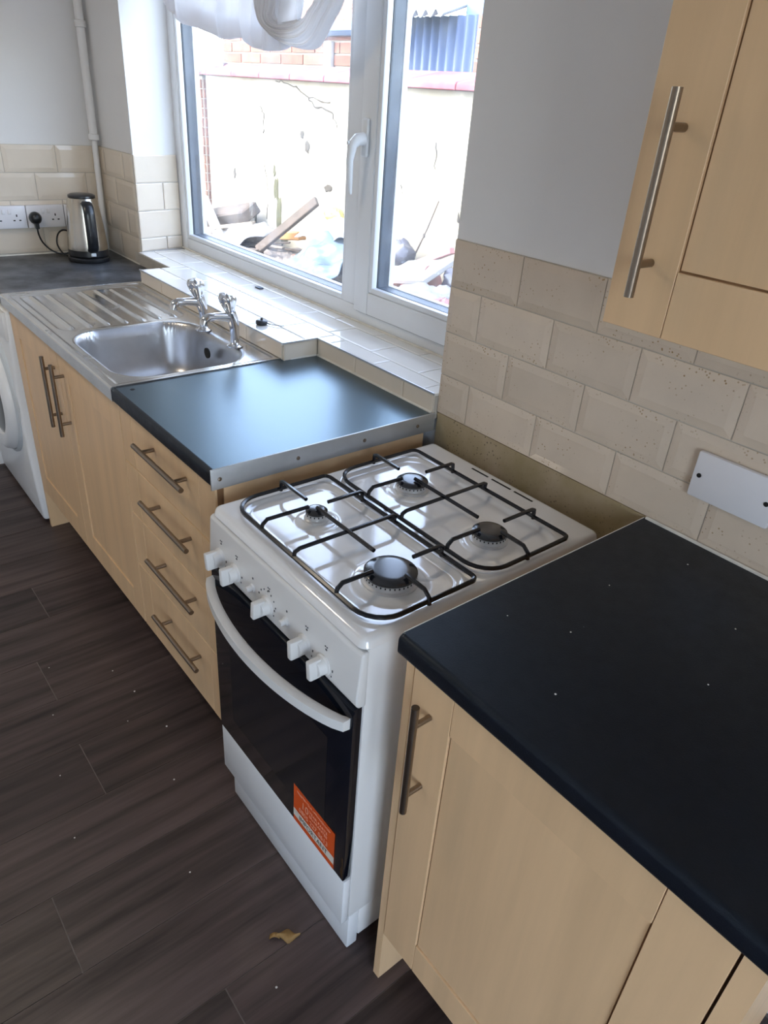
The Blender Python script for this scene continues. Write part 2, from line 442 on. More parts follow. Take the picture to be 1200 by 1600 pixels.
# near wall splashback
build('grout', MB().box(WX-.0035, WX+.001, -1.9, WY0-.002, .9135, 1.317), M_grout, wall_right)
for ri, (za, zb) in enumerate(ROWS):
    st = [.5356] + ([.3365 - .2018*i for i in range(12)] if ri % 2 == 0 else [.4375 - .2018*i for i in range(12)])
    for a, b in zip(st[:-1], st[1:]):
        if b < -1.9: break
        place('wall_tile', tile_mesh(round(a-b-2*G, 4), round(zb-za-2*G, 4), 'x-', M_tileg), (WX, b+G, za+G), wall_right)
build('plaster_strip', MB().box(.001, WX+.001, -.3, .53, .30, .9135), M_plaster, wall_right)
# far part of window wall
build('grout', MB().box(WX-.0035, WX+.001, WY1+.002, Y1+.004, .905, 1.317), M_grout, wall_right)
for ri, (za, zb) in enumerate(ROWS):
    cuts = [WY1+.001, WY1+.2, Y1] if ri % 2 else [WY1+.001, WY1+.10, WY1+.30, Y1]
    for a, b in zip(cuts[:-1], cuts[1:]):
        place('wall_tile', tile_mesh(round(b-a-2*G, 4), round(zb-za-2*G, 4), 'x-', M_tile), (WX, a+G, za+G), wall_right)
# reveal tiles (left reveal of the window)
for ri, (za, zb) in enumerate(ROWS):
    za2 = max(za, SILL)
    cuts = [.004, .20] if ri % 2 == 0 else [.004, .125, .20]
    for a, b in zip(cuts[:-1], cuts[1:]):
        o = place('wall_tile', tile_mesh(round(b-a-2*G, 4), round(zb-za2-2*G, 4), 'y-', M_tile, True), (a+G, WY1-.0002+(a-.004)*.185, za2+G), wall_right)
        o.rotation_euler = (0, 0, math.atan(.055/.292))
# far wall splashback
build('grout', MB().box(-1.3, WX, Y1+.0045, Y1+.0085, .905, 1.317), M_grout, wall_far)
for ri, (za, zb) in enumerate(ROWS):
    st = [-.002, -.172 if ri % 2 == 0 else -.063]
    while st[-1] > -1.3: st.append(st[-1] - .2018)
    for a, b in zip(st[:-1], st[1:]):
        place('wall_tile', tile_mesh(round(a-b-2*G, 4), round(zb-za-2*G, 4), 'y-', M_tile), (b+G, Y1+.008, za+G), wall_far)

# tiled window sill with the deeper ledge behind the sink
SF, SB, LX = -.009, .225, -.128
sl = MB().box(SF+.006, SB, WY0, WY1+.05, .895, SILL-.008)
sl.box(LX+.006, SF+.01, 1.046, 2.03, .895, SILL-.008)
sill = tag(build('trim_1', sl, M_grout), kind='structure')
rows = [(LX, -.047, 1.041, 2.035, .0), (-.047, .055, 0, 0, .1), (.055, .155, 0, 0, .0), (.155, SB-.012, 0, 0, .1)]
for i, (xa, xb, yA, yB, ph) in enumerate(rows):
    if i == 0: cuts = [1.041, 1.245, 1.447, 1.649, 1.851, 2.035]
    else:
        c0 = .38 if i != 2 else .47
        cuts = [WY0] + [c for c in (c0 + .2015*j for j in range(12)) if WY0 + .02 < c < WY1] + [WY1]
    for a, b in zip(cuts[:-1], cuts[1:]):
        if i == 1:                       # the second row is cut back where there is no ledge
            if b <= 1.041 or a >= 2.035: xs0 = SF
            elif a < 1.041:
                place('sill_tile', tile_mesh(round(1.041-a-2*G, 4), round(xb-SF-2*G, 4), 'z+', M_sill, True), (SF+G, a+G, SILL-.008), sill); a = 1.041; xs0 = xa
            elif b > 2.035:
                place('sill_tile', tile_mesh(round(b-2.035-2*G, 4), round(xb-SF-2*G, 4), 'z+', M_sill, True), (SF+G, 2.035+G, SILL-.008), sill); b = 2.035; xs0 = xa
            else: xs0 = xa
        else: xs0 = xa
        place('sill_tile', tile_mesh(round(b-a-2*G, 4), round(xb-xs0-2*G, 4), 'z+', M_sill, True), (xs0+G, a+G, SILL-.008), sill)
# upstand tiles
for a, b in ((.54, .653), (.655, .857), (.859, 1.040)):
    place('upstand_tile', tile_mesh(round(b-a, 4), .052, 'x-', M_tile, True), (SF+.006, a, .909), sill)
for a, b in ((1.046, 1.245), (1.247, 1.446), (1.448, 1.647), (1.649, 1.848), (1.850, 2.03)):
    place('upstand_tile', tile_mesh(round(b-a, 4), .046, 'x-', M_tile, True), (LX+.007, a, .914), sill)
place('upstand_tile', tile_mesh(.112, .052, 'y-', M_tile, True), (LX+.006, 1.046, .909), sill)
build('edge_trim', MB().box(LX-.001, LX+.003, 1.037, 2.036, SILL-.004, SILL+.0008).box(LX, SF, 1.036, 1.040, SILL-.004, SILL+.0008).box(SF-.004, SF, WY0, 1.038, SILL-.004, SILL+.0008), M_alu, sill)

# ---------------------------------------------------------------- window
W = thing('window_1', (.235, 1.45, SILL), None, None); tag(W, kind='structure')
FX0, FX1 = .200, .288
yR, yL = WY0+.0, WY1+.048
MU0, MU1 = 1.128, 1.208        # mullion
fz0 = SILL
fr = MB()
fr.box(FX0, FX1, yL-.062, yL, fz0, WZ1); fr.box(FX0, FX1, yR, yR+.062, fz0, WZ1)
fr.box(FX0, FX1, yR+.062, yL-.062, fz0, fz0+.046); fr.box(FX0, FX1, yR+.062, yL-.062, WZ1-.06, WZ1)
fr.box(FX0, FX1, MU0, MU1, fz0+.046, WZ1-.06)
build('window_frame', fr, M_upvc, W, bevel=.004)
def glazing(ya, yb, za, zb, xi):
    """bead, spacer, outer bead and panes around an opening; xi inner face"""
    w = .012
    def ring(x0, x1, w, name, m, bev=0):
        b = MB()
        b.box(x0, x1, ya, ya+w, za, zb); b.box(x0, x1, yb-w, yb, za, zb)
        b.box(x0, x1, ya+w, yb-w, za, za+w); b.box(x0, x1, ya+w, yb-w, zb-w, zb)
        return build(name, b, m, W, bevel=bev)
    ring(xi, xi+.020, w+.004, 'glazing_bead', M_upvc, .003)
    ring(xi+.020, xi+.023, w+.004, 'gasket', M_gasket)
    ring(xi+.024, xi+.062, w+.003, 'glazing_spacer', M_spacer)
    ring(xi+.063, xi+.082, w+.006, 'outer_bead', M_upvc, .002)
    build('window_pane', MB().box(xi+.0232, xi+.0238, ya+w, yb-w, za+w, zb-w), M_glass, W)
glazing(MU1, yL-.062, fz0+.046, WZ1-.06, FX0+.004)
# opening sash on the right, standing a little proud
SX0 = FX0-.014
sa = MB()
s_y0, s_y1, s_z0, s_z1 = yR+.045, MU0+.008, fz0+.036, WZ1-.05
sw = .066
sa.box(SX0, SX0+.084, s_y0, s_y0+sw, s_z0, s_z1); sa.box(SX0, SX0+.084, s_y1-sw, s_y1, s_z0, s_z1)
sa.box(SX0, SX0+.084, s_y0+sw, s_y1-sw, s_z0, s_z0+sw); sa.box(SX0, SX0+.084, s_y0+sw, s_y1-sw, s_z1-sw, s_z1)
build('window_sash', sa, M_upvc, W, bevel=.005)
build('gasket', MB().box(SX0+.012, SX0+.02, s_y1-.001, s_y1+.0035, s_z0, s_z1).box(SX0+.012, SX0+.02, s_y0, s_y1, s_z0-.0035, s_z0+.001), M_gasket, W)
glazing(s_y0+sw, s_y1-sw, s_z0+sw, s_z1-sw, SX0+.004)
# handle on the sash
hy, hz = s_y1-.030, 1.475
hd = MB().box(SX0-.012, SX0, hy-.014, hy+.014, hz-.05, hz+.045)
hp = build('window_handle', hd, M_upvc, W, bevel=.006, seg=3)
tag(hp, 'white lever handle of the window')
lev = MB().tube([(SX0-.010, hy, hz-.005), (SX0-.030, hy+.004, hz-.008), (SX0-.044, hy+.008, hz-.022), (SX0-.047, hy+.012, hz-.06), (SX0-.044, hy+.014, hz-.105), (SX0-.040, hy+.015, hz-.145)],
                [.017, .016, .014, .010, .009, .006], 12)
build('lever', lev, M_upvc, hp, smooth=True, angle=60)
build('lock_button', MB().lathe([(.0045, 0), (.0045, .004), (.003, .005)], (SX0-.060, hy+.008, hz-.016), 12, 'x'), M_wmgrey, hp)
build('sealant', MB().tube([(FX0-.002, yR+.01, SILL+.001), (FX0-.002, yL-.01, SILL+.001)], .004, 6), M_sealant, W)

# pipe in the far corner
pipe = thing('corner_pipe', (-.022, 2.655, .912), 'white painted pipe running up the far corner behind the kettle', 'pipe')
build('lower_pipe', MB().tube([(-.026, 2.655, .9135), (-.022, 2.655, 1.352)], .0115, 12), M_paint, pipe, smooth=True)
build('upper_pipe', MB().tube([(-.022, 2.655, 1.352), (-.022, 2.655, ZC)], .0165, 12), M_paint, pipe, smooth=True)
for z in (1.352, 1.735):
    build('collar', MB().lathe([(.017, -.012), (.021, -.010), (.021, .010), (.017, .012)], (-.022, 2.655, z), 14).box(-.03, -.012, 2.66, Y1+.008, z-.008, z+.008), M_paint, pipe, smooth=True)

# ================================================================ CABINETS
def bar_handle(p0, p1, outdir, parent, name='handle'):
    """round bar with two posts; p0,p1 bar ends (axis), outdir towards the viewer"""
    p0, p1, od = Vector(p0), Vector(p1), Vector(outdir)
    d = (p1-p0).normalized(); L = (p1-p0).length
    b = MB().tube([p0, p1], .0062, 12)
    for t in (.17, .83):
        q = p0 + d*L*t
        b.tube([q, q - od*.032], .005, 10)
    return build(name, b, M_handle, parent, smooth=True, angle=40)

def shaker_door(parent, xf, ya, yb, za, zb, st=.082, rail=.085, name='door', thick=.018):
    """door facing -x built from stiles, rails and a sunk panel; returns the door object"""
    d = build(name, MB().box(xf+.0052, xf+thick, ya+.001, yb-.001, za+.001, zb-.001), M_maple_dark, parent)
    build('panel', MB().box(xf+.0035, xf+.0055, ya+st+.0028, yb-st-.0028, za+rail+.0028, zb-rail-.0028), M_maple, d)
    for a, b in ((ya, ya+st), (yb-st, yb)):
        build('stile', MB().box(xf, xf+.006, a, b, za, zb), M_maple, d, bevel=.0006, seg=1)
    for a, b in ((za, za+rail), (zb-rail, zb)):
        build('rail', MB().box(xf, xf+.006, ya+st+.0012, yb-st-.0012, a, b), M_maple, d, bevel=.0006, seg=1)
    return d

DX = -.595
ZB, ZT = .173, .868
# sink unit
cab = thing('base_cabinet', (-.3, 1.55, 0), 'two-door maple base cabinet under the steel sink', 'cabinet', 'maple kitchen cabinets')
build('carcass', MB().box(-.576, -.03, 1.058, 2.03, ZB-.01, ZB+.008).box(-.576, -.03, 1.058, 1.074, ZB, ZT-.005).box(-.576, -.03, 2.014, 2.03, ZB, ZT-.005).box(-.040, -.03, 1.058, 2.03, ZB, ZT-.005), M_maple_dark, cab)
build('end_panel', MB().box(-.592, -.03, 2.031, 2.049, 0, ZT), M_maple, cab)
build('plinth', MB().box(-.50, -.485, 1.058, 2.03, 0, ZB-.011), M_maple_dark, cab)
d = shaker_door(cab, DX, 1.057, 1.539, ZB, ZT, .070, .082); bar_handle((DX-.033, 1.497, .612), (DX-.033, 1.497, .838), (-1,0,0), d)
d = shaker_door(cab, DX, 1.543, 2.030, ZB, ZT, .070, .082); bar_handle((DX-.033, 1.583, .612), (DX-.033, 1.583, .838), (-1,0,0), d)
# drawer unit
cab = thing('base_cabinet', (-.3, .8, 0), 'four-drawer maple base cabinet between sink and white cooker', 'cabinet', 'maple kitchen cabinets')
build('carcass', MB().box(-.576, -.03, .557, 1.053, ZB-.01, ZT-.005), M_maple_dark, cab)
build('end_panel', MB().box(-.576, -.03, .540, .5565, 0, ZT), M_maple_h, cab)
build('plinth', MB().box(-.50, -.485, .557, 1.053, 0, ZB-.011), M_maple_dark, cab)
for za, zb, hzz in ((.716, ZT, .826), (.562, .713, .672), (.391, .559, .500), (ZB, .388, .318)):
    dr = build('drawer', MB().box(DX+.0042, DX+.018, .5415, 1.0525, za+.0015, zb-.0015), M_maple_dark, cab)
    build('stile', MB().box(DX, DX+.005, .541, .618, za, zb), M_maple, dr, bevel=.001, seg=1)
    build('stile', MB().box(DX, DX+.005, .983, 1.053, za, zb), M_maple, dr, bevel=.001, seg=1)
    build('panel', MB().box(DX+.0004, DX+.005, .6190, .982, za, zb), M_maple, dr, bevel=.001, seg=1)
    bar_handle((DX-.033, .634, hzz), (DX-.033, .892, hzz), (-1,0,0), dr)
# near unit
cab = thing('base_cabinet', (-.3, -.33, 0), 'single-door maple base cabinet under the near black worktop', 'cabinet', 'maple kitchen cabinets')
build('carcass', MB().box(-.576, -.03, -.585, -.081, ZB-.01, ZT-.005), M_maple_dark, cab)
build('end_panel', MB().box(-.593, -.03, -.0795, -.0625, 0, ZT), M_maple, cab)
build('end_panel', MB().box(-.595, -.03, -.613, -.5875, 0, ZT), M_maple, cab)
build('plinth', MB().box(-.50, -.485, -.585, -.081, 0, ZB-.011), M_maple_dark, cab)
d = shaker_door(cab, DX, -.584, -.082, .168, ZT, .083, .080); bar_handle((DX-.033, -.125, .604), (DX-.033, -.125, .830), (-1,0,0), d)
# wall unit
cab = thing('wall_cabinet', (-.15, -.345, 1.333), 'maple wall cabinet with long bar handle above the tiles', 'cabinet', 'maple kitchen cabinets')
build('carcass', MB().box(-.301, WX-.0005, -.602, -.088, 1.336, 2.05), M_maple, cab)
d = shaker_door(cab, -.320, -.605, -.085, 1.333, 2.052, .0875, .081); bar_handle((-.353, -.136, 1.380), (-.353, -.136, 1.604), (-1,0,0), d)

# ================================================================ WORKTOPS
def slab(xf, xb, za, zb, r=.009, n=5):
    """profile with rolled front edge (x,z)"""
    p = [(xb, za), (xb, zb)]
    for i in range(n+1):
        a = PI/2 + PI/2*i/n
        p.append((xf+r+r*math.cos(a), zb-r+r*math.sin(a)))
    for i in range(n+1):
        a = PI + PI/2*i/n
        p.append((xf+r+r*math.cos(a), za+r+r*math.sin(a)))
    return p
WT = .038
wk = thing('worktop', (-.3, .795, .872), 'black worktop with aluminium end strip between sink and cooker', 'worktop', 'black worktops')
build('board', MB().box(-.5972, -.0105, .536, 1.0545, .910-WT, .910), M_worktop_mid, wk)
build('front_edge', MB().prism(slab(-.607, -.5974, .910-WT, .910, .0085), 'y', .536, 1.0545), M_worktop, wk, smooth=True)  # same laminate as the top, in a darker copy without its painted glow
st = build('end_strip', MB().box(-.607, -.004, .5315, .536, .866, .9125), M_alu, wk, bevel=.0015)
for x in (-.588, -.402, -.222, -.06):
    build('screw', MB().lathe([(.0045, 0), (.0045, -.0012), (.002, -.002)], (x, .5315, .889), 10, 'y'), M_handle, st)
build('screw', MB().lathe([(.006, 0), (.005, .0008)], (-.566, 1.025, .910), 12), M_dark, wk)
build('sealant', MB().tube([(-.011, .54, .9115), (-.011, 1.036, .9115), (-.10, 1.042, .9115)], .0035, 6), M_sealant, wk)

wk = thing('worktop', (-.3, -.98, .872), 'large plain black worktop nearest the viewer, right of the cooker', 'worktop', 'black worktops')
build('board', MB().prism(slab(-.614, -.0005, .912-WT, .912, .010), 'y', -1.9, -.0615), M_worktop, wk, smooth=True)
build('edge_strip', MB().box(-.604, -.002, -.0615, -.0600, .9035, .9125), M_sealant, wk)
build('chip', MB().add([(-.6125, -.0605, .903), (-.607, -.0605, .9115), (-.604, -.064, .9125), (-.610, -.066, .911)], [(0, 1, 2, 3)]), M_sealant, wk)
build('sealant', MB().tube([(-.002, -1.89, .9135), (-.002, -.065, .9135)], .0035, 6), M_sealant, wk)
cr = [(-.40,-.20),(-.33,-.38),(-.52,-.27),(-.25,-.16),(-.30,-.52),(-.18,-.34),(-.45,-.12),(-.08,-.20)]
for i, (x, y) in enumerate(cr):
    s = .0012 + .0008*random.random()
    o = build('crumb', MB().lathe([(s*.6, 0), (s, s*.5), (s*.4, s)], (x, y, .9121), 6), M_crumb, None)
    tag(o, 'tiny white crumb lying on the near black worktop', 'crumb', 'crumbs on the near worktop')

wk = thing('worktop', (-.3, 2.37, .872), 'dusty smudged black worktop in the far corner under the kettle', 'worktop', 'black worktops')
build('board', MB().prism(slab(-.600, -.0005, .908-WT, .908), 'y', 2.058, 2.6775), M_worktop_far, wk, smooth=True)
build('sealant', MB().tube([(-.595, 2.6765, .9095), (-.003, 2.6765, .9095), (-.003, 2.345, .9095)], .0035, 6), M_sealant, wk)

# ================================================================ SINK
snk = thing('sink', (-.36, 1.55, .75), 'stainless steel inset sink with ribbed drainer and one bowl', 'sink')
sx0, sx1, sy0, sy1 = -.603, -.121, 1.0565, 2.0565
def rrect(x, y, cx, cy, hx, hy, r):
    qx, qy = abs(x-cx)-(hx-r), abs(y-cy)-(hy-r)
    return math.hypot(max(qx,0), max(qy,0)) + min(max(qx,qy),0) - r
def sstep(a, b, t):
    t = max(0., min(1., (t-a)/(b-a))); return t*t*(3-2*t)
BC = (-.372, 1.318, .186, .218, .10)
DC = (-.362, 1.795, .205, .236, .05)
def bowl_d(x, y): return rrect(x, y, *BC)
def dr_d(x, y): return rrect(x, y, *DC)
RIBS = [-.525 + .0545*i for i in range(7)]
def sink_z(x, y):
    z = .913
    # raised outer rim all round
    e = rrect(x, y, -.362, 1.5565, .241, .5, .02)
    z -= .0035 * sstep(-.012, -.022, e)
    b = bowl_d(x, y)
    if b < .012:
        t = -b
        z -= .004*sstep(-.012, .0, t)
        if t > 0:
            k = min(t/.055, 1.0)
            z -= .150*(1-(1-k)**2.6) + .012*sstep(.055, .19, t)
    dd = dr_d(x, y)
    if dd < 0:
        z -= .0035*sstep(0, -.012, dd)
        if 1.575 < y < 2.02:
            fade = sstep(1.575, 1.60, y)*sstep(2.02, 1.995, y)
            for rx in RIBS:
                z += .0058*fade*math.exp(-((x-rx)/.0058)**2)
    return z
nx, ny = 220, 200
def sgrid(test):
    mb = MB(); idx = {}
    for j in range(ny):
        for i in range(nx):
            xc, yc = sx0+(sx1-sx0)*(i+.5)/nx, sy0+(sy1-sy0)*(j+.5)/ny
            if not test(xc, yc): continue
            f = []
            for a, b in ((i,j),(i+1,j),(i+1,j+1),(i,j+1)):
                if (a,b) not in idx:
                    x, y = sx0+(sx1-sx0)*a/nx, sy0+(sy1-sy0)*b/ny
                    idx[(a,b)] = len(mb.v); mb.v.append((x, y, sink_z(x, y)))
                f.append(idx[(a,b)])
            mb.f.append(tuple(f))
    return mb
build('deck', sgrid(lambda x, y: bowl_d(x, y) >= .006 and dr_d(x, y) >= -.002), M_steel, snk, smooth=True, angle=80, recalc=False)
bowl = build('bowl', sgrid(lambda x, y: bowl_d(x, y) < .006), M_steel_b, snk, smooth=True, angle=80, recalc=False)
build('drainer', sgrid(lambda x, y: dr_d(x, y) < -.002), M_steel, snk, smooth=True, angle=80, recalc=False)
# rolled front and side lips
lp = [(sx0, .913)]
for i in range(1, 7):
    a = PI/2 + PI/2*i/6
    lp.append((sx0-.0+.006*math.cos(a), .907+.006*math.sin(a)))
lp += [(sx0-.006, .876), (sx0-.004, .874), (sx0+.002, .874), (sx0+.002, .912)]
build('front_lip', MB().prism(lp, 'y', sy0, sy1), M_steel, snk, smooth=True)
build('side_lip', MB().box(sx0, sx1, sy0-.0015, sy0+.001, .908, .9135), M_steel, snk)
build('side_lip', MB().box(sx0, sx1, sy1-.001, sy1+.0015, .905, .9135), M_steel, snk)
build('overflow', MB().lathe([(.010, 0), (.010, .003), (.016, .003), (.016, -.002)], (-.216, 1.330, .862), 16, 'x'), M_dark, bowl)
build('waste', MB().lathe([(.012, .001), (.03, .002), (.034, 0)], (-.372, 1.318, .7515), 20), M_chrome, bowl, smooth=True)

# taps
def tap(x, y, label, bent):
    t = thing('tap', (x, y, .9105), label, 'tap', 'chrome pillar taps')
    build('base_flange', MB().lathe([(.024, 0), (.024, .003), (.018, .006), (.013, .012), (.0125, .02)], (x, y, .9105), 20), M_chrome, t, smooth=True)
    build('pillar', MB().tube([(x, y, .922), (x+.001, y, .945), (x, y, .970), (x-.004, y, .990), (x-.012, y, 1.012)], [.0125, .0130, .0140, .0165, .0170], 16), M_chrome, t, smooth=True, angle=60)
    build('spout', MB().tube([(x-.002, y, .992), (x-.028, y, 1.000), (x-.055, y, 1.003), (x-.078, y, 1.003), (x-.088, y, 1.000), (x-.0925, y, .993), (x-.0945, y, .984)], [.0150, .0125, .0115, .0120, .0128, .0130, .0125], 16), M_chrome, t, smooth=True, angle=60)
    # fluted head, leaning towards the spout
    mb = MB(); prof = [(.012, .0), (.0135, .005), (.0190, .018), (.0260, .036), (.0270, .046), (.0215, .056), (.006, .060)]
    n = 40; vs = []; fs = []
    for r, h in prof:
        for k in range(n):
            q = 2*PI*k/n
            rr = r*(1 - .22*(.5+.5*math.cos(5*q))*(1 if .004 < h < .047 else .25))
            vs.append((x-.012-.16*h+rr*math.cos(q), y+rr*math.sin(q), 1.008+h))
    for i in range(len(prof)-1):
        for k in range(n):
            l = (k+1) % n; fs.append((i*n+k, i*n+l, (i+1)*n+l, (i+1)*n+k))
    fs.append(tuple((len(prof)-1)*n+k for k in range(n)))
    build('tap_head', mb.add(vs, fs), M_chrome, t, smooth=True, angle=60)
    return t
tap(-.186, 1.404, 'chrome pillar tap farther from the viewer at the sink', 0)
tap(-.180, 1.218, 'chrome pillar tap nearest the black worktop at the sink', 1)
# plug on its chain lying on the ledge
pl = thing('sink_plug', (-.07, 1.235, SILL), 'dark sink plug with chain lying on the sill behind the taps', 'plug')
build('stopper', MB().lathe([(.016, 0), (.018, .004), (.018, .010), (.014, .013), (.004, .0135), (.003, .020)], (-.085, 1.225, SILL-.0002), 16), M_black, pl, smooth=True)
ch = [(-.085+.045*t+.004*math.sin(9*t), 1.225-.05*t+.010*math.sin(6*t), SILL+.0025) for t in [i/14 for i in range(15)]]
build('chain', MB().tube(ch, .0018, 6), M_chrome, pl)
tag(build('vent_clip', MB().box(.125, .142, 1.60, 1.632, SILL-.0005, SILL+.004), M_spacer, None, bevel=.001), 'small grey plastic clip lying on the tiled sill', 'clip')

# ================================================================ COOKER
ck = thing('cooker', (-.32, .25, 0), 'white freestanding gas cooker with four burners and black oven door', 'cooker')
CY0, CY1 = .0, .5
body = MB().box(-.616, -.034, CY0+.002, CY1-.002, .125, .838)
body.box(-.585, -.034, CY0+.004, CY1-.004, .03, .125)
build('body', body, M_cwhite, ck, bevel=.003)
# hob tray as a shaped surface
hx0, hx1 = -.626, -.030
BUR = [(-.478, .348, .0205), (-.236, .344, .033), (-.486, .110, .046), (-.244, .108, .033)]
def hob_z(x, y):
    z = .857
    e = rrect(x, y, (hx0+hx1)/2, .25, (hx1-hx0)/2, .25, .018)
    t = max(0., min(1., (e+.016)/.016))
    z -= .017*(1-math.sqrt(max(0., 1-t*t)))
    for cx, hx in ((-.480, .108), (-.238, .118)):
        w = rrect(x, y, cx, .244, hx, .222, .05)
        z -= .0065*sstep(.004, -.012, w)
    for bx, by, r in BUR:
        dd = math.hypot(x-bx, y-by)
        z += .0035*sstep(r+.030, r+.004, dd)
        z -= .0012*math.exp(-((dd-(r+.022))/.003)**2)
    return z
def hobp(u, v):
    # stretch samples towards the edges
    def q(t): return .5-.5*math.cos(PI*t) if 0 else t
    x, y = hx0+(hx1-hx0)*u, CY0+(CY1-CY0)*v
    # pull corners in so the tray outline is rounded
    cx, cy, hx, hy, r = (hx0+hx1)/2, .25, (hx1-hx0)/2, .25, .018
    dx, dy = x-cx, y-cy
    ex, ey = abs(dx)-(hx-r), abs(dy)-(hy-r)
    if ex > 0 and ey > 0:
        L = math.hypot(ex, ey); M = max(ex, ey)
        ex2, ey2 = ex*M/L, ey*M/L
        x = cx+math.copysign(hx-r+ex2, dx); y = cy+math.copysign(hy-r+ey2, dy)
    return (x, y, hob_z(x, y))
hob = build('hob', MB().grid(hobp, 170, 150), M_enamel, ck, smooth=True, angle=80, recalc=False)
for a, b in ((.341, .290), (.279, .222), (.212, .160)):
    build('vent_slot', MB().box(-.060, -.055, b, a, .8565, .8575), M_dark, hob)
# burners
def burner(bx, by, r):
    base = build('burner', MB().lathe([(r+.004, -.004), (r+.004, .002), (r, .004), (r, .0135), (r-.002, .0145)], (bx, by, .855), 32), M_burner, ck, smooth=True)
    build('burner_cap', MB().lathe([(r-.003, .0145), (r+.001, .0155), (r+.001, .019), (r-.004, .0225), (r*.6, .0238), (r*.1, .0242)], (bx, by, .855), 32), M_cap, base, smooth=True, angle=45)
    s = MB()
    n = max(12, int(r*800))
    for k in range(n):
        q = 2*PI*k/n
        c = Vector((bx+(r+.0002)*math.cos(q), by+(r+.0002)*math.sin(q), .8668))
        s.obox(c, (math.cos(q), math.sin(q), 0), (-math.sin(q), math.cos(q), 0), (0,0,1), .0005, .0011, .0016)
    tag(build('flame_port', s, M_dark, base), kind='stuff')
for b in BUR: burner(*b)
# pan supports
def rr_path(x0, x1, y0, y1, rl, rs, z):
    pts = []
    for cx, cy, r, a0 in ((x0+rl, y0+rl, rl, PI), (x1-rs, y0+rs, rs, 1.5*PI), (x1-rs, y1-rs, rs, 0), (x0+rl, y1-rl, rl, .5*PI)):
        for i in range(7):
            a = a0 + PI/2*i/6
            pts.append((cx+r*math.cos(a), cy+r*math.sin(a), z))
    return pts
R = .0044
def pan_support(x0, x1, bf, bn, label):
    zf, zu = .8665, .884
    y0, y1, ym = .016, .470, .244
    g = build('pan_support', MB().tube(rr_path(x0, x1, y0, y1, .055, .014, zf), R, 6, closed=True), M_blackenamel, ck, smooth=True, angle=50)
    tag(g, label)
    def bar(pts): build('finger', MB().tube(pts, R*.95, 6), M_blackenamel, g, smooth=True, angle=50)
    bx = (bf[0]+bn[0])/2
    # centre cross bar
    bar([(x0, ym, zf), (x0+.002, ym, zf+.010), (x0+.012, ym, zf+.014), (x1-.004, ym, zf+.014), (x1+.002, ym, zf+.012), (x1, ym, zf)])
    # long bar over the centre reaching to both burners
    bar([(bx, bf[1]-bf[2]*.35, zu), (bx, ym, zu), (bx, bn[1]+bn[2]*1.15, zu)])
    bar([(bx, ym, zf+.012), (bx, ym, zu)])
    # end fingers
    bar([(bx, y1+.002, zf-.006), (bx, y1, zu-.002), (bx, y1-.006, zu), (bx, bf[1]+bf[2]*.9+.012, zu)])
    bar([(bx, y0-.002, zf-.006), (bx, y0, zu-.010), (bx, y0+.012, zu-.001), (bx, bn[1]-bn[2]*.75, zu)])
    for b in (bf, bn):
        bar([(x0, b[1]+.006, zf), (x0+.002, b[1]+.006, zu-.008), (x0+.012, b[1]+.006, zu), (b[0]-b[2]*.8, b[1]+.004, zu)])
        bar([(x1+.002, b[1], zf-.006), (x1, b[1], zu-.002), (x1-.006, b[1], zu), (b[0]+b[2]*.9+.008, b[1], zu)])
pan_support(-.596, -.368, BUR[0], BUR[2], 'black wire pan support over the two front burners')
pan_support(-.350, -.118, BUR[1], BUR[3], 'black wire pan support over the two rear burners')
# control fascia, sloping a little
fp = [(-.614, .8365), (-.624, .8360), (-.629, .831), (-.635, .742), (-.633, .728), (-.628, .722), (-.614, .722)]
fas = build('control_panel', MB().prism(fp, 'y', CY0-.001, CY1+.001), M_cwhite, ck, bevel=.004, seg=3)
fxs = -.6325
def knob(y, z, ang):
    kb = build('knob', MB().lathe([(.0195, .003), (.0195, -.003), (.0165, -.005), (.0155, -.017), (.0145, -.019)], (fxs, y, z), 28, 'x'), M_knob, ck, smooth=True, angle=40)
    c, s_ = math.cos(ang), math.sin(ang)
    g = MB().obox((fxs-.021, y, z), (1,0,0), (0, s_, c), (0, c, -s_), .0125, .0185, .0062)
    build('grip', g, M_knob, kb, bevel=.003, seg=2)
KN = [(.455, .760), (.393, .759), (.274, .757), (.150, .753), (.092, .751)]
for i, (y, z) in enumerate(KN): knob(y, z, (.15, .05, -.1, .05, .1)[i])
for y in (.327, .209):
    build('push_button', MB().lathe([(.0085, .002), (.0085, -.004), (.006, -.0055), (.006, -.013), (.005, -.0145)], (fxs, y, .764), 18, 'x'), M_knob, ck, smooth=True, angle=40)
mk = MB()
def mark(y, z, w, h):
    x = -.629 - (.831-z)*.0674 - .0004
    mk.box(x-.0006, x+.001, y-w/2, y+w/2, z-h/2, z+h/2)
for y, z in KN:
    mark(y-.004, z+.034, .004, .0028); mark(y-.006, z+.0395, .0028, .002); mark(y-.001, z+.0395, .0028, .002)
    mark(y-.026, z+.004, .0022, .004); mark(y-.024, z-.008, .0016, .003)
for y in (.327, .209): mark(y, .785, .003, .0035)
for k in range(7):
    a = -1.2+k*.4
    mark(.274-.031*math.sin(a), .757+.031*math.cos(a), .0022, .0028)
tag(build('panel_marks', mk, M_mark, ck), kind='stuff')
# oven door, black glass
od = build('oven_door', MB().box(-.636, -.617, .004, .496, .263, .718), M_oven, ck, bevel=.002)
build('inner_window', MB().box(-.6366, -.6362, .07, .43, .33, .60), mat('oven_window_print', (.010, .011, .016), .09, var=.2, vscale=4), od)
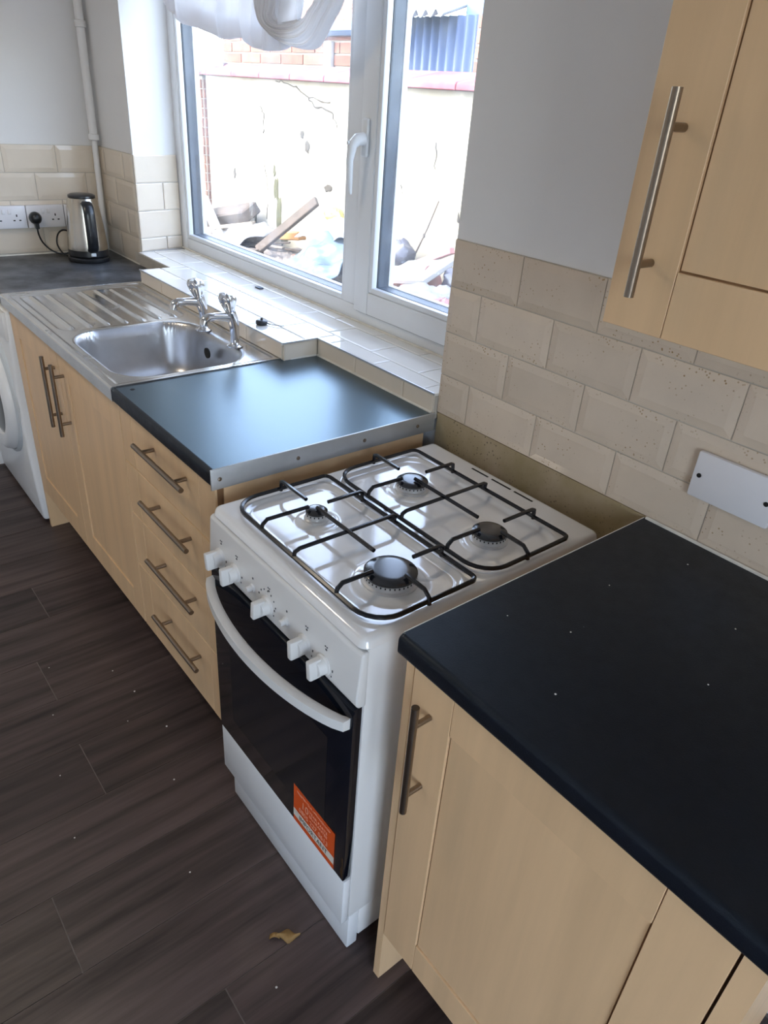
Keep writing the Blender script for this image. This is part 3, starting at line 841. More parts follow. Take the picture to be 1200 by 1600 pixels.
# bowed white handle
hm = MB(); n = 28; sec = [(-.010, -.013), (.004, -.016), (.010, -.010), (.010, .008), (.004, .013), (-.010, .011)]
vs = []; fs = []
for i in range(n+1):
    t = i/n; y = .010+.480*t; s_ = (2*t-1)
    xo = -.640-.050*(1-s_*s_)**.8
    for a, b in sec: vs.append((xo+a, y, .686+b*.85))
m6 = len(sec)
for i in range(n):
    for k in range(m6):
        l = (k+1) % m6; fs.append((i*m6+k, i*m6+l, (i+1)*m6+l, (i+1)*m6+k))
fs.append(tuple(range(m6))[::-1]); fs.append(tuple(n*m6+k for k in range(m6)))
hm.add(vs, fs)
build('door_handle', hm, M_cwhite, od, smooth=True, angle=50)
# lower drawer and plinth
build('lower_drawer', MB().box(-.634, -.617, .002, .498, .118, .259), M_wm, ck, bevel=.004)
build('plinth', MB().box(-.612, -.585, .006, .494, .004, .117), M_wm, ck, bevel=.003)
for x, y in ((-.55, .03), (-.55, .47), (-.08, .03), (-.08, .47)):
    build('foot', MB().lathe([(.014, 0), (.014, .01), (.008, .012), (.008, .032)], (x, y, 0), 12), M_black, ck)
# sticker on the door
SY0, SY1, SZ0, SZ1 = .034, .176, .2665, .374
XS = -.6367
stk = build('sticker', MB().box(XS-.0004, XS, SY0, SY1, SZ0, SZ1), M_orange, ck)
tag(stk, 'orange and white printed sticker on the oven door')
build('white_band', MB().box(XS-.0006, XS-.0003, SY0, SY1, SZ0+.015, SZ0+.036), M_stickw, stk)
def text(body, y_left, z, size, m, parent, x, width=None):
    cu = bpy.data.curves.new('lettering', 'FONT'); cu.body = body; cu.size = size; cu.extrude = .0001
    ob = bpy.data.objects.new('lettering_tmp', cu); COL.objects.link(ob)
    dg = bpy.context.evaluated_depsgraph_get(); dg.update()
    me = bpy.data.meshes.new_from_object(ob.evaluated_get(dg))
    bpy.data.objects.remove(ob)
    xs = [v.co.x for v in me.vertices]; w = max(xs)-min(xs); sc = width/w if width else 1
    off = wl(parent)
    for v in me.vertices:
        a, b, c = v.co
        v.co = Vector((x-c, y_left-(a-min(xs))*sc, z+b)) - off
    me.materials.clear(); me.materials.append(m)
    o = bpy.data.objects.new('lettering', me); COL.objects.link(o); o.parent = parent
    return o
text('IMPORTANT', .154, SZ0+.0195, .0185, M_black, stk, XS-.0008, .098)
text('0805 227 0613', .156, SZ0+.044, .0180, M_stickt, stk, XS-.0006, .100)
text('10', .143, SZ0+.064, .027, M_stickt, stk, XS-.0006, .020)
text('YEAR PARTS', .120, SZ0+.076, .0105, M_stickt, stk, XS-.0006, .062)
text('GUARANTEE', .120, SZ0+.0645, .0105, M_stickt, stk, XS-.0006, .062)
text('REGISTER YOUR APPLIANCE NOW', .164, SZ0+.093, .0085, M_stickt, stk, XS-.0006, .116)

# ================================================================ WASHING MACHINE
wm = thing('washing_machine', (-.31, 2.37, 0), 'white front-loading washing machine at the left edge beside the sink cabinet', 'washing machine')
wy0, wy1, wx = 2.066, 2.664, -.605
fpz = [(-.03, .015), (-.03, .85), (wx, .85), (wx-.004, .72), (wx-.012, .55), (wx-.014, .40), (wx-.010, .20), (wx-.002, .015)]
build('body', MB().prism(fpz, 'y', wy0, wy1), M_wm, wm, bevel=.012, seg=3)
cy, cz = 2.325, .495
ring = build('door_ring', MB().lathe([(.235, .012), (.242, -.012), (.235, -.034), (.215, -.044), (.180, -.038), (.170, -.020), (.168, .0)], (wx-.012, cy, cz), 48, 'x'), M_wm, wm, smooth=True, angle=50)
build('door_seal', MB().lathe([(.254, .010), (.256, -.006), (.244, -.012), (.236, .005)], (wx-.012, cy, cz), 48, 'x'), M_wmgrey, wm, smooth=True)
build('door_glass', MB().lathe([(.176, -.028), (.155, -.034), (.11, -.036), (.05, -.036), (.005, -.036)], (wx-.012, cy, cz), 40, 'x'), M_wmglass, ring, smooth=True)
build('fascia', MB().box(wx-.010, wx+.01, wy0+.004, wy1-.004, .745, .845), M_wm, wm, bevel=.004)
build('programme_dial', MB().lathe([(.028, .0), (.028, -.014), (.024, -.020)], (wx-.010, 2.30, .795), 28, 'x'), M_wmgrey, wm, smooth=True)
build('detergent_drawer', MB().box(wx-.014, wx, 2.46, 2.64, .76, .835), M_wm, wm, bevel=.003)
for x, y in ((-.55, 2.10), (-.55, 2.63), (-.08, 2.10), (-.08, 2.63)):
    build('foot', MB().lathe([(.02, 0), (.02, .01), (.012, .016)], (x, y, 0), 12), M_wmgrey, wm)

# ================================================================ KETTLE, SOCKETS
KZ = .909
kt = thing('kettle', (-.153, 2.50, KZ), 'brushed steel electric kettle with black handle in the far corner', 'kettle')
kx, ky = -.153, 2.50
build('power_base', MB().lathe([(.079, 0), (.081, .004), (.081, .014), (.076, .018), (.05, .019)], (kx, ky, KZ), 36), M_black, kt, smooth=True)
build('base_ring', MB().lathe([(.074, .019), (.078, .024), (.077, .046), (.07, .047)], (kx, ky, KZ), 36), M_black, kt, smooth=True)
build('body', MB().lathe([(.0765, .046), (.0765, .060), (.073, .10), (.068, .15), (.062, .195), (.057, .225), (.053, .238), (.045, .242)], (kx, ky, KZ), 40), M_kettle, kt, smooth=True)
lid = build('lid', MB().lathe([(.052, .2405), (.051, .247), (.042, .2515), (.01, .2535)], (kx, ky, KZ), 36), M_black, kt, smooth=True)
hdv = Vector((-.10, -.99, 0)).normalized(); sd = Vector((-hdv.y, hdv.x, 0))
hp_ = []
for t, (rr, zz) in enumerate(((.050, .222), (.072, .224), (.088, .212), (.094, .185), (.096, .14), (.095, .09), (.090, .062), (.078, .050))):
    hp_.append(Vector((kx, ky, KZ+zz)) + hdv*rr)
hmesh = MB(); vs = []; fs = []
n = len(hp_)
for i, p_ in enumerate(hp_):
    t_ = (hp_[min(i+1, n-1)] - hp_[max(i-1, 0)]).normalized(); nn = t_.cross(sd).normalized()
    for a, b in ((-.019, -.006), (.019, -.006), (.021, .002), (.013, .009), (-.013, .009), (-.021, .002)):
        vs.append(p_ + sd*a + nn*b)
for i in range(n-1):
    for k in range(6):
        l = (k+1) % 6; fs.append((i*6+k, i*6+l, (i+1)*6+l, (i+1)*6+k))
fs.append(tuple(range(6))[::-1]); fs.append(tuple((n-1)*6+k for k in range(6)))
build('handle', hmesh.add(vs, fs), M_black, kt, smooth=True, angle=50)
build('water_gauge', MB().obox(Vector((kx, ky, KZ+.135)) + hdv*.0665, sd, hdv, (0,0,1), .012, .004, .075), M_black, kt, bevel=.003)
build('switch', MB().obox(Vector((kx, ky, KZ+.034)) + hdv*.079, sd, hdv, (0,0,1), .010, .006, .006), M_wmgrey, kt, bevel=.002)
sp = -hdv
build('spout', MB().add([Vector((kx,ky,KZ+.238))+sp*.045+sd*.02, Vector((kx,ky,KZ+.238))+sp*.045-sd*.02, Vector((kx,ky,KZ+.236))+sp*.078, Vector((kx,ky,KZ+.19))+sp*.055+sd*.016, Vector((kx,ky,KZ+.19))+sp*.055-sd*.016],
      [(0,2,1),(0,3,2),(1,2,4),(3,4,2),(0,1,4,3)]), M_kettle, kt)
SKY = Y1
def socket(xa, label):
    w, h = .1465, .086
    zc = 1.055
    s = thing('socket', (xa+w/2, SKY, zc-h/2), label, 'socket', 'double sockets on the far wall')
    pt = build('plate', MB().box(xa, xa+w, SKY-.020, SKY-.0005, zc-h/2, zc+h/2), M_socket, s, bevel=.004, seg=2)
    for c in (.037, .1095):
        for dx, dz, ww, hh in ((0, .006, .0045, .009), (-.011, -.012, .008, .0045), (.011, -.012, .008, .0045)):
            build('pin_hole', MB().box(xa+c+dx-ww/2, xa+c+dx+ww/2, SKY-.0205, SKY-.0195, zc+dz-hh/2, zc+dz+hh/2), M_dark, pt)
    for c in (.062, .0845):
        build('switch', MB().box(xa+c-.006, xa+c+.006, SKY-.0235, SKY-.019, zc+.012, zc+.030), M_socket, s, bevel=.002)
    return s
socket(-.4735, 'white double wall socket at the left edge, left of the plug')
socket(-.3245, 'white double wall socket holding the black kettle plug')
socket(-.1755, 'white double wall socket half hidden behind the kettle')
pg = thing('kettle_plug', (-.298, SKY-.05, 1.02), 'black three-pin plug and lead running to the kettle', 'plug')
build('plug_body', MB().lathe([(.018, 0), (.024, -.006), (.024, -.018), (.018, -.030), (.010, -.036)], (-.298, SKY-.0215, 1.052), 20, 'y').box(-.305, -.291, SKY-.048, SKY-.028, 1.012, 1.035), M_black, pg, smooth=True, angle=45)
cp = [(-.298, SKY-.038, 1.016), (-.296, SKY-.036, .990), (-.285, SKY-.034, .958), (-.262, SKY-.040, .930), (-.235, SKY-.05, .915), (-.205, SKY-.060, .9135), (-.182, SKY-.062, .928), (-.170, SKY-.055, .960), (-.178, SKY-.045, .995), (-.202, SKY-.045, 1.004), (-.226, SKY-.052, .988), (-.236, SKY-.06, .955), (-.228, SKY-.075, .925), (-.215, SKY-.095, .9135), (-.198, SKY-.125, .9135), (-.185, SKY-.145, .9135)]
def smooth_path(P, k=4):
    P = [Vector(p) for p in P]; out = []
    for i in range(len(P)-1):
        p0, p1, p2, p3 = P[max(i-1, 0)], P[i], P[i+1], P[min(i+2, len(P)-1)]
        for j in range(k):
            t = j/k
            out.append(.5*((2*p1)+(p2-p0)*t+(2*p0-5*p1+4*p2-p3)*t*t+(3*p1-p0-3*p2+p3)*t**3))
    out.append(P[-1]); return out
build('lead', MB().tube(smooth_path(cp), .0034, 8), M_black, pg, smooth=True)

# blank switch plate on the near tiles
bp_ = thing('blank_plate', (-.01, -.2, .998), 'white blank double wall plate with two screws on the tiles', 'wall plate')
build('plate', MB().box(-.0125, -.0002, -.2745, -.1285, .9985, 1.0845), M_socket, bp_, bevel=.004, seg=2)
for y in (-.1415, -.2615):
    build('screw', MB().lathe([(.0042, 0), (.0042, -.0014), (.003, -.0016)], (-.0122, y, 1.0415), 12, 'x'), M_dark, bp_)

# dead leaf and crumbs on the floor
lf = MB()
def leafp(u, v):
    w = .012*math.sin(PI*min(1, max(0, u)))*(1-.35*math.sin(9*u))
    return (-.720+.045*u+(v-.5)*w*1.1, .118-.030*u+(v-.5)*w*1.6, .003+.007*math.sin(PI*v)+.004*math.sin(7*u))
lf.grid(leafp, 12, 4)
lf.grid(lambda u, v: (-.712-.018*u+(v-.5)*.006, .112+.012*u+(v-.5)*.008, .003+.008*u*(1-u)*4), 6, 2)
tag(build('dead_leaf', lf, M_leaf, None, smooth=True, solid=.0006), 'crumpled brown dead leaf on the dark floor by the cooker', 'leaf')
for i, (x, y) in enumerate(((-.90, 1.02), (-.70, 1.10), (-.74, .88), (-.95, .80), (-.80, .36), (-.68, .98), (-.85, 1.22), (-.98, .60), (-.77, .03), (-.66, .80), (-.72, .62))):
    s = .0018+.0012*random.random()
    tag(build('crumb', MB().lathe([(s*.7, 0), (s, s*.5), (s*.4, s*.9)], (x, y, .0001), 6), M_crumb, None), 'tiny pale crumb on the dark plank floor', 'crumb', 'crumbs on the floor')

# ================================================================ CURTAIN
cu = thing('curtain', (.12, 1.65, 1.66), 'bunched white sheer curtain looped up at the top of the window', 'curtain')
def lerp_list(P, t):
    n = len(P)-1; f = max(0., min(n-1e-6, t*n)); i = int(f); k = f-i
    return tuple(a*(1-k)+b*k for a, b in zip(P[i], P[i+1]))
VB = [(2.32, 1.88), (2.22, 1.835), (2.152, 1.807), (2.116, 1.779), (2.071, 1.755), (2.015, 1.74), (1.933, 1.728), (1.845, 1.714), (1.761, 1.699), (1.712, 1.696), (1.63, 1.699), (1.565, 1.676), (1.492, 1.667), (1.422, 1.669), (1.372, 1.677), (1.30, 1.72)]
VBs = smooth_path([(a, b, 0) for a, b in VB], 5)
def valance(u, v):
    f = u*(len(VBs)-1); i = int(min(f, len(VBs)-2)); p = VBs[i].lerp(VBs[i+1], f-i)
    yb, zb = p.x, p.y
    ph = 46*u + 3*math.sin(7*u)
    fold = math.sin(ph) + .5*math.sin(2.3*ph+1.1)
    if v < .8:
        t = v/.8
        z = 2.10 + (zb-2.10)*t
        x = .145 - .05*math.sin(PI*.5*t)**2 + .020*fold*(.35+.65*t)*(1-.55*max(0, t-.85)/.15)
        y = yb + (1-t)*.03*math.sin(5*u) + .006*math.sin(ph*1.7+4*t)
    else:
        t = (v-.8)/.2
        a = PI*t
        x = .095 + .03*(1-math.cos(a)) + .012*fold*(1-t)*.6
        z = zb - .010*math.sin(a) + .06*t*t
        y = yb
    return (x, y, z)
build('valance', MB().grid(valance, 150, 40), M_curtain, cu, smooth=True, angle=180, recalc=False)
OUT = smooth_path([(1.53, 2.10, 0), (1.515, 1.90, 0), (1.498, 1.78, 0), (1.485, 1.75, 0), (1.458, 1.72, 0), (1.405, 1.694, 0), (1.325, 1.674, 0), (1.231, 1.666, 0), (1.172, 1.682, 0), (1.123, 1.723, 0), (1.08, 1.77, 0), (1.03, 1.88, 0), (.97, 2.10, 0)], 5)
INN = smooth_path([(1.44, 2.10, 0), (1.43, 1.90, 0), (1.424, 1.79, 0), (1.428, 1.765, 0), (1.43, 1.748, 0), (1.418, 1.737, 0), (1.385, 1.732, 0), (1.330, 1.735, 0), (1.278, 1.743, 0), (1.255, 1.757, 0), (1.225, 1.78, 0), (1.18, 1.88, 0), (1.12, 2.10, 0)], 5)
def swag(u, v):
    f = u*(len(OUT)-1); i = int(min(f, len(OUT)-2)); k = f-i
    o, n_ = OUT[i].lerp(OUT[i+1], k), INN[i].lerp(INN[i+1], k)
    q = o.lerp(n_, v)
    vv = v + .05*math.sin(5*u) + .03*math.sin(13*u+2)
    pl_ = abs(math.sin(PI*4.3*vv)) + .45*abs(math.sin(PI*9.1*vv+1.3*math.sin(4*u)))
    x = .088 - .030*math.sin(PI*min(1, max(0, v)))**.7 - .011*pl_ + .02*v
    return (x, q.x, q.y)
build('swag', MB().grid(swag, 100, 64), M_curtain, cu, smooth=True, angle=180, recalc=False)
build('inner_drape', MB().grid(lambda u, v: (.128+.010*math.sin(22*u+2*v), 1.50-.125*u-.02*(1-v), 2.10-(.385-.05*u*u)*v), 36, 14), M_curtain, cu, smooth=True, angle=180, recalc=False)
build('curtain_rail', MB().tube([(.13, WY0+.004, 2.105), (.13, WY1+.015, 2.105)], .008, 12), M_upvc, cu, smooth=True)

# ================================================================ YARD
GZ = -.10
tag(build('yard_ground', MB().box(-14, 16, -14, 20, GZ-.1, GZ), M_concrete, None), kind='structure')
YX = 2.20
yw = build('yard_wall', MB().box(YX, YX+.22, -2.5, 6.07, GZ, 1.630), M_render, None)
tag(yw, 'whitewashed rendered yard wall topped with red coping outside the window', 'wall')
y = -2.5
while y < 6.03:
    L_ = .445
    cpz = 1.632
    pc = [(YX-.055, cpz), (YX-.055, cpz+.030), (YX-.045, cpz+.042), (YX+.26, cpz+.105), (YX+.26, cpz)]
    build('coping_tile', MB().prism(pc, 'y', y+.004, min(y+L_, 6.09)-.004), M_coping, yw, bevel=.004, seg=1)
    y += L_
def blotch(name, pts, m, x=YX-.006):
    """irregular raised patch on the wall face"""
    c = Vector((0, sum(p[0] for p in pts)/len(pts), sum(p[1] for p in pts)/len(pts)))
    vs = [(x+.004, a, b) for a, b in pts] + [(x, c.y+(a-c.y)*.7, c.z+(b-c.z)*.7) for a, b in pts]
    n = len(pts)
    fs = [(i, (i+1) % n, n+(i+1) % n, n+i) for i in range(n)] + [tuple(range(n, 2*n))]
    build(name, MB().add(vs, fs), m, yw)
def rough_poly(cy, cz, ry, rz, n=14, j=.35):
    return [(cy+ry*math.cos(2*PI*i/n)*(1+random.uniform(-j, j)), cz+rz*math.sin(2*PI*i/n)*(1+random.uniform(-j, j))) for i in range(n)]
for a in ((4.86, .66, .05, .17), (4.90, .86, .035, .10), (4.80, .52, .07, .08), (4.93, .98, .02, .05), (5.25, .62, .03, .10)):
    blotch('moss_patch', rough_poly(*a), M_moss)
for a in ((4.16, .95, .045, .03), (3.55, 1.02, .012, .02), (2.75, .95, .01, .03), (3.05, .80, .012, .016), (4.45, 1.20, .03, .05), (4.52, 1.28, .025, .03), (5.6, .9, .02, .05)):
    blotch('dirt_patch', rough_poly(*a), M_crack)
def crack(pts, r=.006):
    P = []
    for a, b in zip(pts[:-1], pts[1:]):
        for k in range(5):
            t = k/5
            P.append((YX-.001, a[0]+(b[0]-a[0])*t+random.uniform(-.012, .012), a[1]+(b[1]-a[1])*t+random.uniform(-.012, .012)))
    P.append((YX-.001, *pts[-1]))
    build('crack', MB().tube(P, [r*random.uniform(.4, 1.3) for _ in P], 5), M_crack, yw)
crack([(4.46, 1.54), (4.36, 1.48), (4.15, 1.455), (4.07, 1.357)]); crack([(4.89, 1.626), (4.70, 1.61), (4.44, 1.54), (4.16, 1.51)], .005)
crack([(5.14, 1.443), (5.07, 1.379), (5.10, 1.25)], .005); crack([(5.10, 1.1), (5.02, .8), (5.06, .6)], .004)
crack([(3.02, 1.35), (3.00, 1.2)], .004); crack([(3.35, 1.1), (3.30, 1.02)], .004)
# brick pier at the far end of the yard wall
pier = build('brick_pier', MB().box(YX-.02, YX+.34, 6.10, 6.46, GZ, 1.62), M_mortar, None)
tag(pier, 'crumbling red brick pier at the far end of the yard wall', 'pier')
BRX = {}
def brick_mesh(w, h, d):
    k_ = (w, h, d)
    if k_ not in BRX:
        me = bpy.data.meshes.new('brick')
        b = MB().box(0, d, 0, w, 0, h); me.from_pydata(b.v, [], b.f); me.materials.append(M_brick); BRX[k_] = me
    return BRX[k_]
for r_ in range(21):
    z = .02 + .0755*r_
    if r_ % 2: ys = ((6.105, .17), (6.285, .17))
    else: ys = ((6.105, .085), (6.20, .17), (6.38, .075))
    for a, w_ in ys:
        place('brick', brick_mesh(w_, .066, .03), (YX-.032-random.uniform(0, .008), a, z), pier)
        # the side that faces the window end
    for a, w_ in (((YX-.01, .17), (YX+.17, .17)) if r_ % 2 else ((YX-.01, .085), (YX+.085, .17), (YX+.265, .085))):
        o = place('brick', brick_mesh(w_, .066, .03), (a+w_, 6.092, z), pier); o.rotation_euler = (0, 0, PI/2)
        o.location = Vector((a+w_, 6.094+random.uniform(-.004, .004), z)) - wl(pier)
def lump(c, rx, ry, rz, n=10, m=6, j=.18, seed=1, flat=.0):
    rnd = random.Random(seed); mb = MB(); vs = []; fs = []
    for i in range(m+1):
        th = PI*i/m
        for k in range(n):
            q = 2*PI*k/n; s_ = 1+rnd.uniform(-j, j)
            if i in (0, m): s_ = 1
            z = -math.cos(th)*rz*s_
            vs.append((c[0]+rx*s_*math.sin(th)*math.cos(q), c[1]+ry*s_*math.sin(th)*math.sin(q), c[2]+max(z, -rz*(1-flat))))
    for i in range(m):
        for k in range(n):
            l = (k+1) % n; fs.append((i*n+k, i*n+l, (i+1)*n+l, (i+1)*n+k))
    return mb.add(vs, fs)
tag(build('broken_stone', lump((YX+.06, 6.18, 1.70), .17, .22, .085, 14, 8, .16, 3), M_wpaint, None), 'rough pale broken stone on top of the brick pier', 'stone')

# neighbouring brick outhouse behind the wall
nbx = 2.85
nh = thing('neighbour_outhouse', (nbx+.3, 5.6, GZ), 'red brick neighbouring outhouse with blue-grey gutter behind the yard wall', 'building')
build('wall', MB().box(nbx, nbx+.6, 4.42, 6.95, GZ, 1.985), M_mortar, nh)
z = 1.42; r_ = 0
while z < 1.96:
    a = 4.43 - (.18 if r_ % 2 else 0)
    while a < 6.93:
        a2, b2 = max(a, 4.43), min(a+.345, 6.94)
        if b2-a2 > .05 and not (5.02 < (a2+b2)/2 < 5.12): place('brick', brick_mesh(round(b2-a2, 3), .071, .03), (nbx-.010, a2, z), nh)
        a += .36
    z += .0865; r_ += 1
build('white_post', MB().box(nbx-.05, nbx-.012, 5.035, 5.135, GZ, 1.93), M_wpaint, nh, bevel=.004)
build('gutter', MB().prism([(nbx-.12, 1.995), (nbx-.12, 2.055), (nbx+.02, 2.055), (nbx+.02, 1.965), (nbx-.08, 1.965)], 'y', 4.40, 5.45), M_gutter, nh)
for r_ in range(3):
    for c_ in range(16):
        a = 4.40 + c_*.16 + (.08 if r_ % 2 else 0)
        x0 = nbx - .04 + r_*.13; z0 = 2.06 + r_*.085
        build('roof_tile', MB().add([(x0, a+.003, z0), (x0, a+.157, z0), (x0+.17, a+.157, z0+.10), (x0+.17, a+.003, z0+.10),
                                     (x0, a+.003, z0+.018), (x0, a+.157, z0+.018), (x0+.17, a+.157, z0+.118), (x0+.17, a+.003, z0+.118)],
                                    [(0,3,2,1),(4,5,6,7),(0,1,5,4),(1,2,6,5),(2,3,7,6),(3,0,4,7)]), M_rooftile, nh) if a < 6.9 else None
# dark corrugated shed with pale corrugated roof
sh = thing('corrugated_shed', (3.2, 3.6, GZ), 'dark blue corrugated metal shed with pale corrugated roof over the yard wall', 'shed')
def corr(u, v):
    y_ = 4.36-.93*u
    return (nbx+.02+.022*math.sin(2*PI*u*11), y_, GZ+(2.08-GZ)*v)
build('corrugated_wall', MB().grid(corr, 132, 2), M_shed, sh, smooth=True, angle=80, solid=.003)
def corr2(u, v):
    y_ = 4.40-.80*u
    return (nbx-.16+.9*v, y_, 2.075+.30*v+.022*math.sin(2*PI*u*8))
build('corrugated_roof', MB().grid(corr2, 112, 2), M_shedroof, sh, smooth=True, angle=80, solid=.004)
build('side_panel', MB().box(nbx+.05, nbx+.09, 2.6, 3.60, 2.07, 2.32), M_gutter, sh)
build('rear_wall', MB().box(nbx+.9, nbx+.95, 3.43, 4.36, GZ, 2.3), M_shed, sh)
bp2 = build('brick_outbuilding', MB().box(nbx, nbx+.5, 2.4, 3.425, GZ, 2.06), M_mortar, None)
tag(bp2, 'orange brick outbuilding beside the corrugated shed, right edge of window', 'building')
z = 1.40; r_ = 0
while z < 2.03:
    a = 3.42
    first = .34 if r_ % 2 else .17
    while a > 2.42:
        b2 = max(2.41, a-first); first = .34
        if a-b2 > .04: place('brick', brick_mesh(round(a-b2-.012, 3), .071, .03), (nbx-.010, b2+.006, z), bp2)
        a = b2
    z += .0865; r_ += 1

# rubble heap: uneven mound, with the loose things on it
def mound_z(x, y):
    return .30 + .13*((x-.3)/1.9) + .09*sstep(3.4, 2.7, y) + .035*math.sin(5.1*x+2.3*y)*math.sin(3.7*y-1.2*x) + .018*math.sin(17*x+3)*math.sin(13*y)
md = MB().grid(lambda u, v: (.32+1.865*u, .4+5.8*v, mound_z(.32+1.865*u, .4+5.8*v) + random.uniform(-.014, .014)), 50, 110)
tag(build('rubble_mound', md, M_debris, None, recalc=False), 'heap of dusty builders rubble filling the yard', 'rubble', kind='stuff')
def crumple(c, rx, ry, rz, seed):
    rnd = random.Random(seed); n, m = 22, 14; vs = []; fs = []
    ph = [rnd.uniform(0, 6.28) for _ in range(8)]
    for i in range(m+1):
        th = PI*i/m
        for k in range(n):
            q = 2*PI*k/n
            s_ = 1 + .16*math.sin(3*q+ph[0]+2*th)*math.sin(th*2+ph[1]) + .12*abs(math.sin(5*q+ph[2]+3*th)) - .10*abs(math.sin(7*th+ph[3]+2*q)) + rnd.uniform(-.05, .05)
            if i in (0, m): s_ = 1
            vs.append((c[0]+rx*s_*math.sin(th)*math.cos(q), c[1]+ry*s_*math.sin(th)*math.sin(q), c[2]-math.cos(th)*rz*s_))
    for i in range(m):
        for k in range(n):
            l = (k+1) % n; fs.append((i*n+k, i*n+l, (i+1)*n+l, (i+1)*n+k))
    return MB().add(vs, fs)
def plank(name, p0, p1, w, t, m, label, cat, up=(0,0,1), grp='junk on the rubble heap'):
    p0, p1 = Vector(p0), Vector(p1); d_ = (p1-p0); L_ = d_.length; d_.normalize()
    s_ = d_.cross(Vector(up)).normalized(); n_ = s_.cross(d_).normalized()
    o = build(name, MB().obox((p0+p1)/2, d_, s_, n_, L_/2, w/2, t/2), m, None, bevel=min(t, w)*.12, seg=1)
    return tag(o, label, cat, grp)
plank('timber_plank', (1.78, 4.50, .47), (2.06, 4.10, .875), .075, .035, M_timber, 'long dark timber plank leaning up out of the rubble', 'plank', up=(-1, 0, .3))
plank('timber_plank', (1.62, 4.95, .40), (1.78, 4.46, .46), .10, .05, M_timber, 'short dark timber lying flat at the foot of the leaning plank', 'plank')
plank('white_board', (1.98, 5.78, .66), (1.80, 5.10, .40), .10, .025, M_wpaint, 'narrow white board sloping into the rubble at the left', 'board', up=(-1, .2, .5))
plank('mossy_slab', (2.06, 5.85, .50), (2.05, 5.05, .665), .16, .10, M_timber, 'thick mossy beam leaning on the far left of the yard wall', 'beam', up=(-.6, 0, 1))
plank('pale_batten', (1.85, 5.35, .50), (1.98, 4.90, .60), .05, .03, M_timber2, 'pale wooden batten across the mossy beam', 'batten')
plank('pale_batten', (1.50, 3.85, .44), (1.75, 3.05, .47), .03, .03, M_timber2, 'thin pale batten lying along the front of the rubble', 'batten')
plank('brown_batten', (1.45, 4.35, .41), (1.70, 3.90, .47), .05, .03, M_timber, 'brown batten lying low beside the clear plastic sheet', 'batten')
plank('orange_board', (2.02, 4.50, .57), (2.05, 4.28, .60), .09, .06, M_orangejunk, 'orange block of board behind the clear plastic', 'board')
plank('white_board', (1.95, 3.10, .58), (1.80, 2.45, .72), .24, .03, M_wpaint, 'wide white board lying over the rubble at the right', 'board', up=(-.5, 0, 1))
plank('pink_pipe', (2.04, 2.98, .63), (1.98, 2.55, .81), .04, .04, M_pink, 'pink plastic pipe resting on the wide white board', 'pipe')
def sheet(name, c, ax, ay, m, label, cat, bend=.08, seed=0, nu=16, nv=14, rough=.03, grp='junk on the rubble heap'):
    rnd = random.Random(seed); c, ax, ay = Vector(c), Vector(ax), Vector(ay); n_ = ax.cross(ay).normalized()
    if n_.z < 0: n_ = -n_
    ph = [rnd.uniform(0, 6) for _ in range(6)]
    def f(u, v):
        h = bend*math.sin(PI*u)*math.sin(PI*v+.3) + rough*(math.sin(9*u+ph[0]+4*v)*math.sin(8*v+ph[1]) + .5*math.sin(19*u+ph[2])*math.sin(17*v+ph[3]+6*u))
        return tuple(c + ax*(u-.5) + ay*(v-.5) + n_*h)
    o = build(name, MB().grid(f, nu, nv), m, None, smooth=True, angle=50, recalc=False, solid=.004)
    return tag(o, label, cat, grp)
sheet('curved_sheet', (1.93, 4.98, .50), (-.10, -.62, .06), (-.34, .10, -.12), M_whitebag, 'curved white plastic sheet beside the leaning plank', 'sheet', .07, 2)
sheet('plastic_sheet', (1.80, 3.62, .60), (.05, -.62, .08), (-.40, 0, -.22), M_sheet, 'crumpled clear plastic sheeting in the middle of the rubble', 'sheet', .05, 3, 40, 34, .036)
sheet('plastic_sheet', (1.98, 3.80, .72), (.02, -.55, .06), (-.22, .05, -.10), M_whitebag, 'white plastic sheeting draped against the yard wall', 'sheet', .06, 8, 20, 14, .02)
sheet('white_sack', (1.62, 2.42, .57), (.06, -.42, .06), (-.34, 0, -.05), M_whitebag, 'flattened white sack at the front right of the rubble', 'sack', .09, 5)
tag(build('yellow_bag', crumple((2.08, 3.90, .80), .05, .10, .055, 4), M_yellow, None, smooth=True, angle=50), 'small yellow plastic bag on the white sheeting', 'bag', 'junk on the rubble heap')
tag(build('dark_bag', crumple((1.88, 3.45, .56), .11, .12, .08, 6), M_darkbag, None, smooth=True, angle=50), 'dark plastic bag half under the clear sheeting', 'bag', 'junk on the rubble heap')
tag(build('grey_bag', crumple((2.03, 3.10, .69), .10, .12, .08, 9), M_darkbag, None, smooth=True, angle=50), 'dark grey bag against the wall in the right pane', 'bag', 'junk on the rubble heap')
tag(build('dark_bag', crumple((1.90, 2.36, .66), .10, .12, .09, 16), M_darkbag, None, smooth=True, angle=50), 'black bag behind the red bucket, right edge of the window', 'bag', 'junk on the rubble heap')
bk = thing('red_bucket', (1.85, 2.68, .50), 'red plastic bucket lying on its side in the right pane', 'bucket', 'junk on the rubble heap')
bd = Vector((.25, -.85, .45)).normalized()
build('bucket_body', MB().tube([Vector((1.83, 2.76, .545)), Vector((1.83, 2.76, .545))+bd*.20], [.062, .085], 24), M_redbag, bk, smooth=True, angle=50)
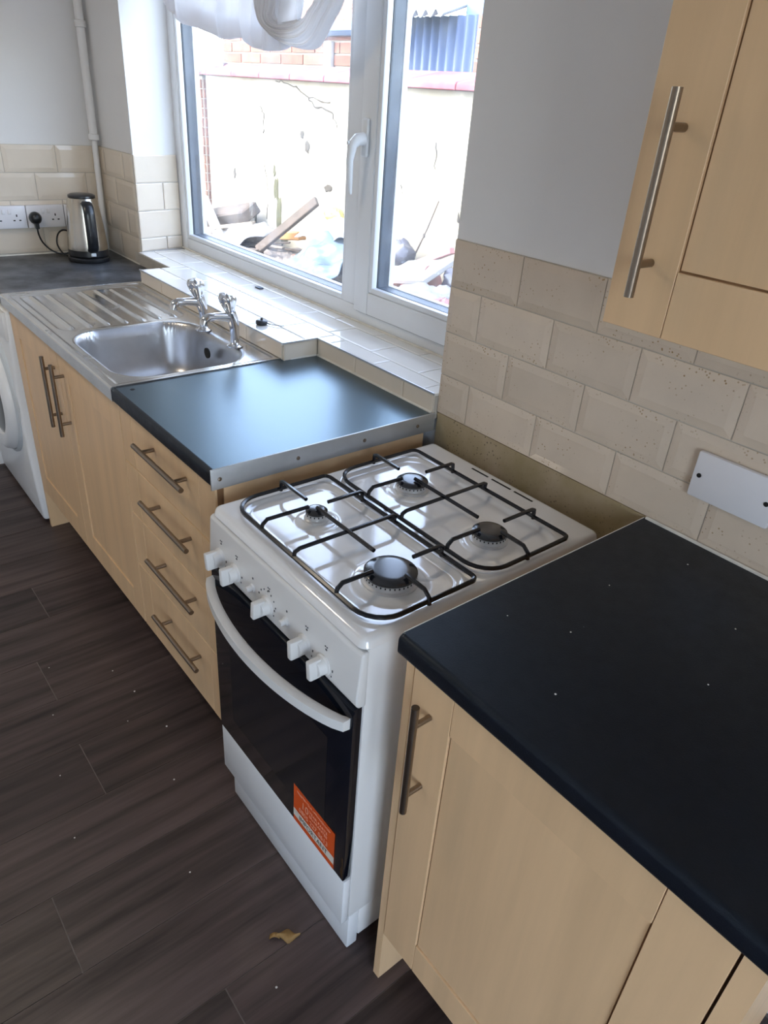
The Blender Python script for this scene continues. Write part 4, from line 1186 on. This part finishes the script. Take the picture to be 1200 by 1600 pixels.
build('rim', MB().tube([Vector((1.83, 2.76, .545))+bd*.19, Vector((1.83, 2.76, .545))+bd*.208], [.091, .091], 24), M_pink, bk, smooth=True, angle=50)
tag(build('red_bag', crumple((1.72, 2.76, .50), .11, .12, .06, 11), M_redbag, None, smooth=True, angle=50), 'crumpled red bag in front of the red bucket', 'bag', 'junk on the rubble heap')
tag(build('pink_bag', crumple((1.58, 2.18, .58), .09, .09, .07, 12), M_pink, None, smooth=True, angle=50), 'pinkish plastic bag at the bottom corner of the right pane', 'bag', 'junk on the rubble heap')
tag(build('thin_stick', MB().tube([(2.12, 3.03, .70), (2.15, 2.97, .86), (2.17, 2.91, 1.03)], [.006, .005, .004], 6), M_timber, None), 'thin stick leaning on the yard wall in the right pane', 'stick', 'junk on the rubble heap')
for i in range(46):
    x, y_ = random.uniform(.7, 2.1), random.uniform(1.6, 5.9)
    s_ = random.uniform(.025, .06)
    o = build('rubble_lump', lump((x, y_, mound_z(x, y_)+s_*.6), s_*1.2, s_*1.4, s_*.7, 7, 4, .25, 100+i), (M_debris, M_brick, M_wpaint, M_concrete)[i % 4], None)
    tag(o, ('dusty brown rubble lump on the yard heap', 'broken red brick piece on the yard heap', 'white plaster lump on the yard heap', 'grey concrete lump on the yard heap')[i % 4], 'rubble', ('brown rubble lumps', 'broken brick pieces', 'plaster lumps', 'concrete lumps')[i % 4])
for i in range(34):
    x, y_ = random.uniform(1.0, 2.08), random.uniform(2.0, 5.9)
    a_ = random.uniform(0, PI); L_ = random.uniform(.10, .28); t_ = random.uniform(-.25, .25)
    dx, dy, dz = math.cos(a_)*L_, math.sin(a_)*L_, t_*L_
    x = min(x, 2.12-abs(dx)); z_ = mound_z(x, y_)+.03
    plank('broken_lath', (x-dx, y_-dy, z_-dz), (x+dx, y_+dy, z_+dz), random.uniform(.015, .035), .012, (M_timber, M_timber2, M_darkbag, M_wpaint)[i % 4],
          ('thin grey broken lath in the rubble heap', 'thin pale broken lath in the rubble heap', 'thin dark strip in the rubble heap', 'thin white strip in the rubble heap')[i % 4], 'lath',
          grp=('grey laths', 'pale laths', 'dark strips', 'white strips')[i % 4])
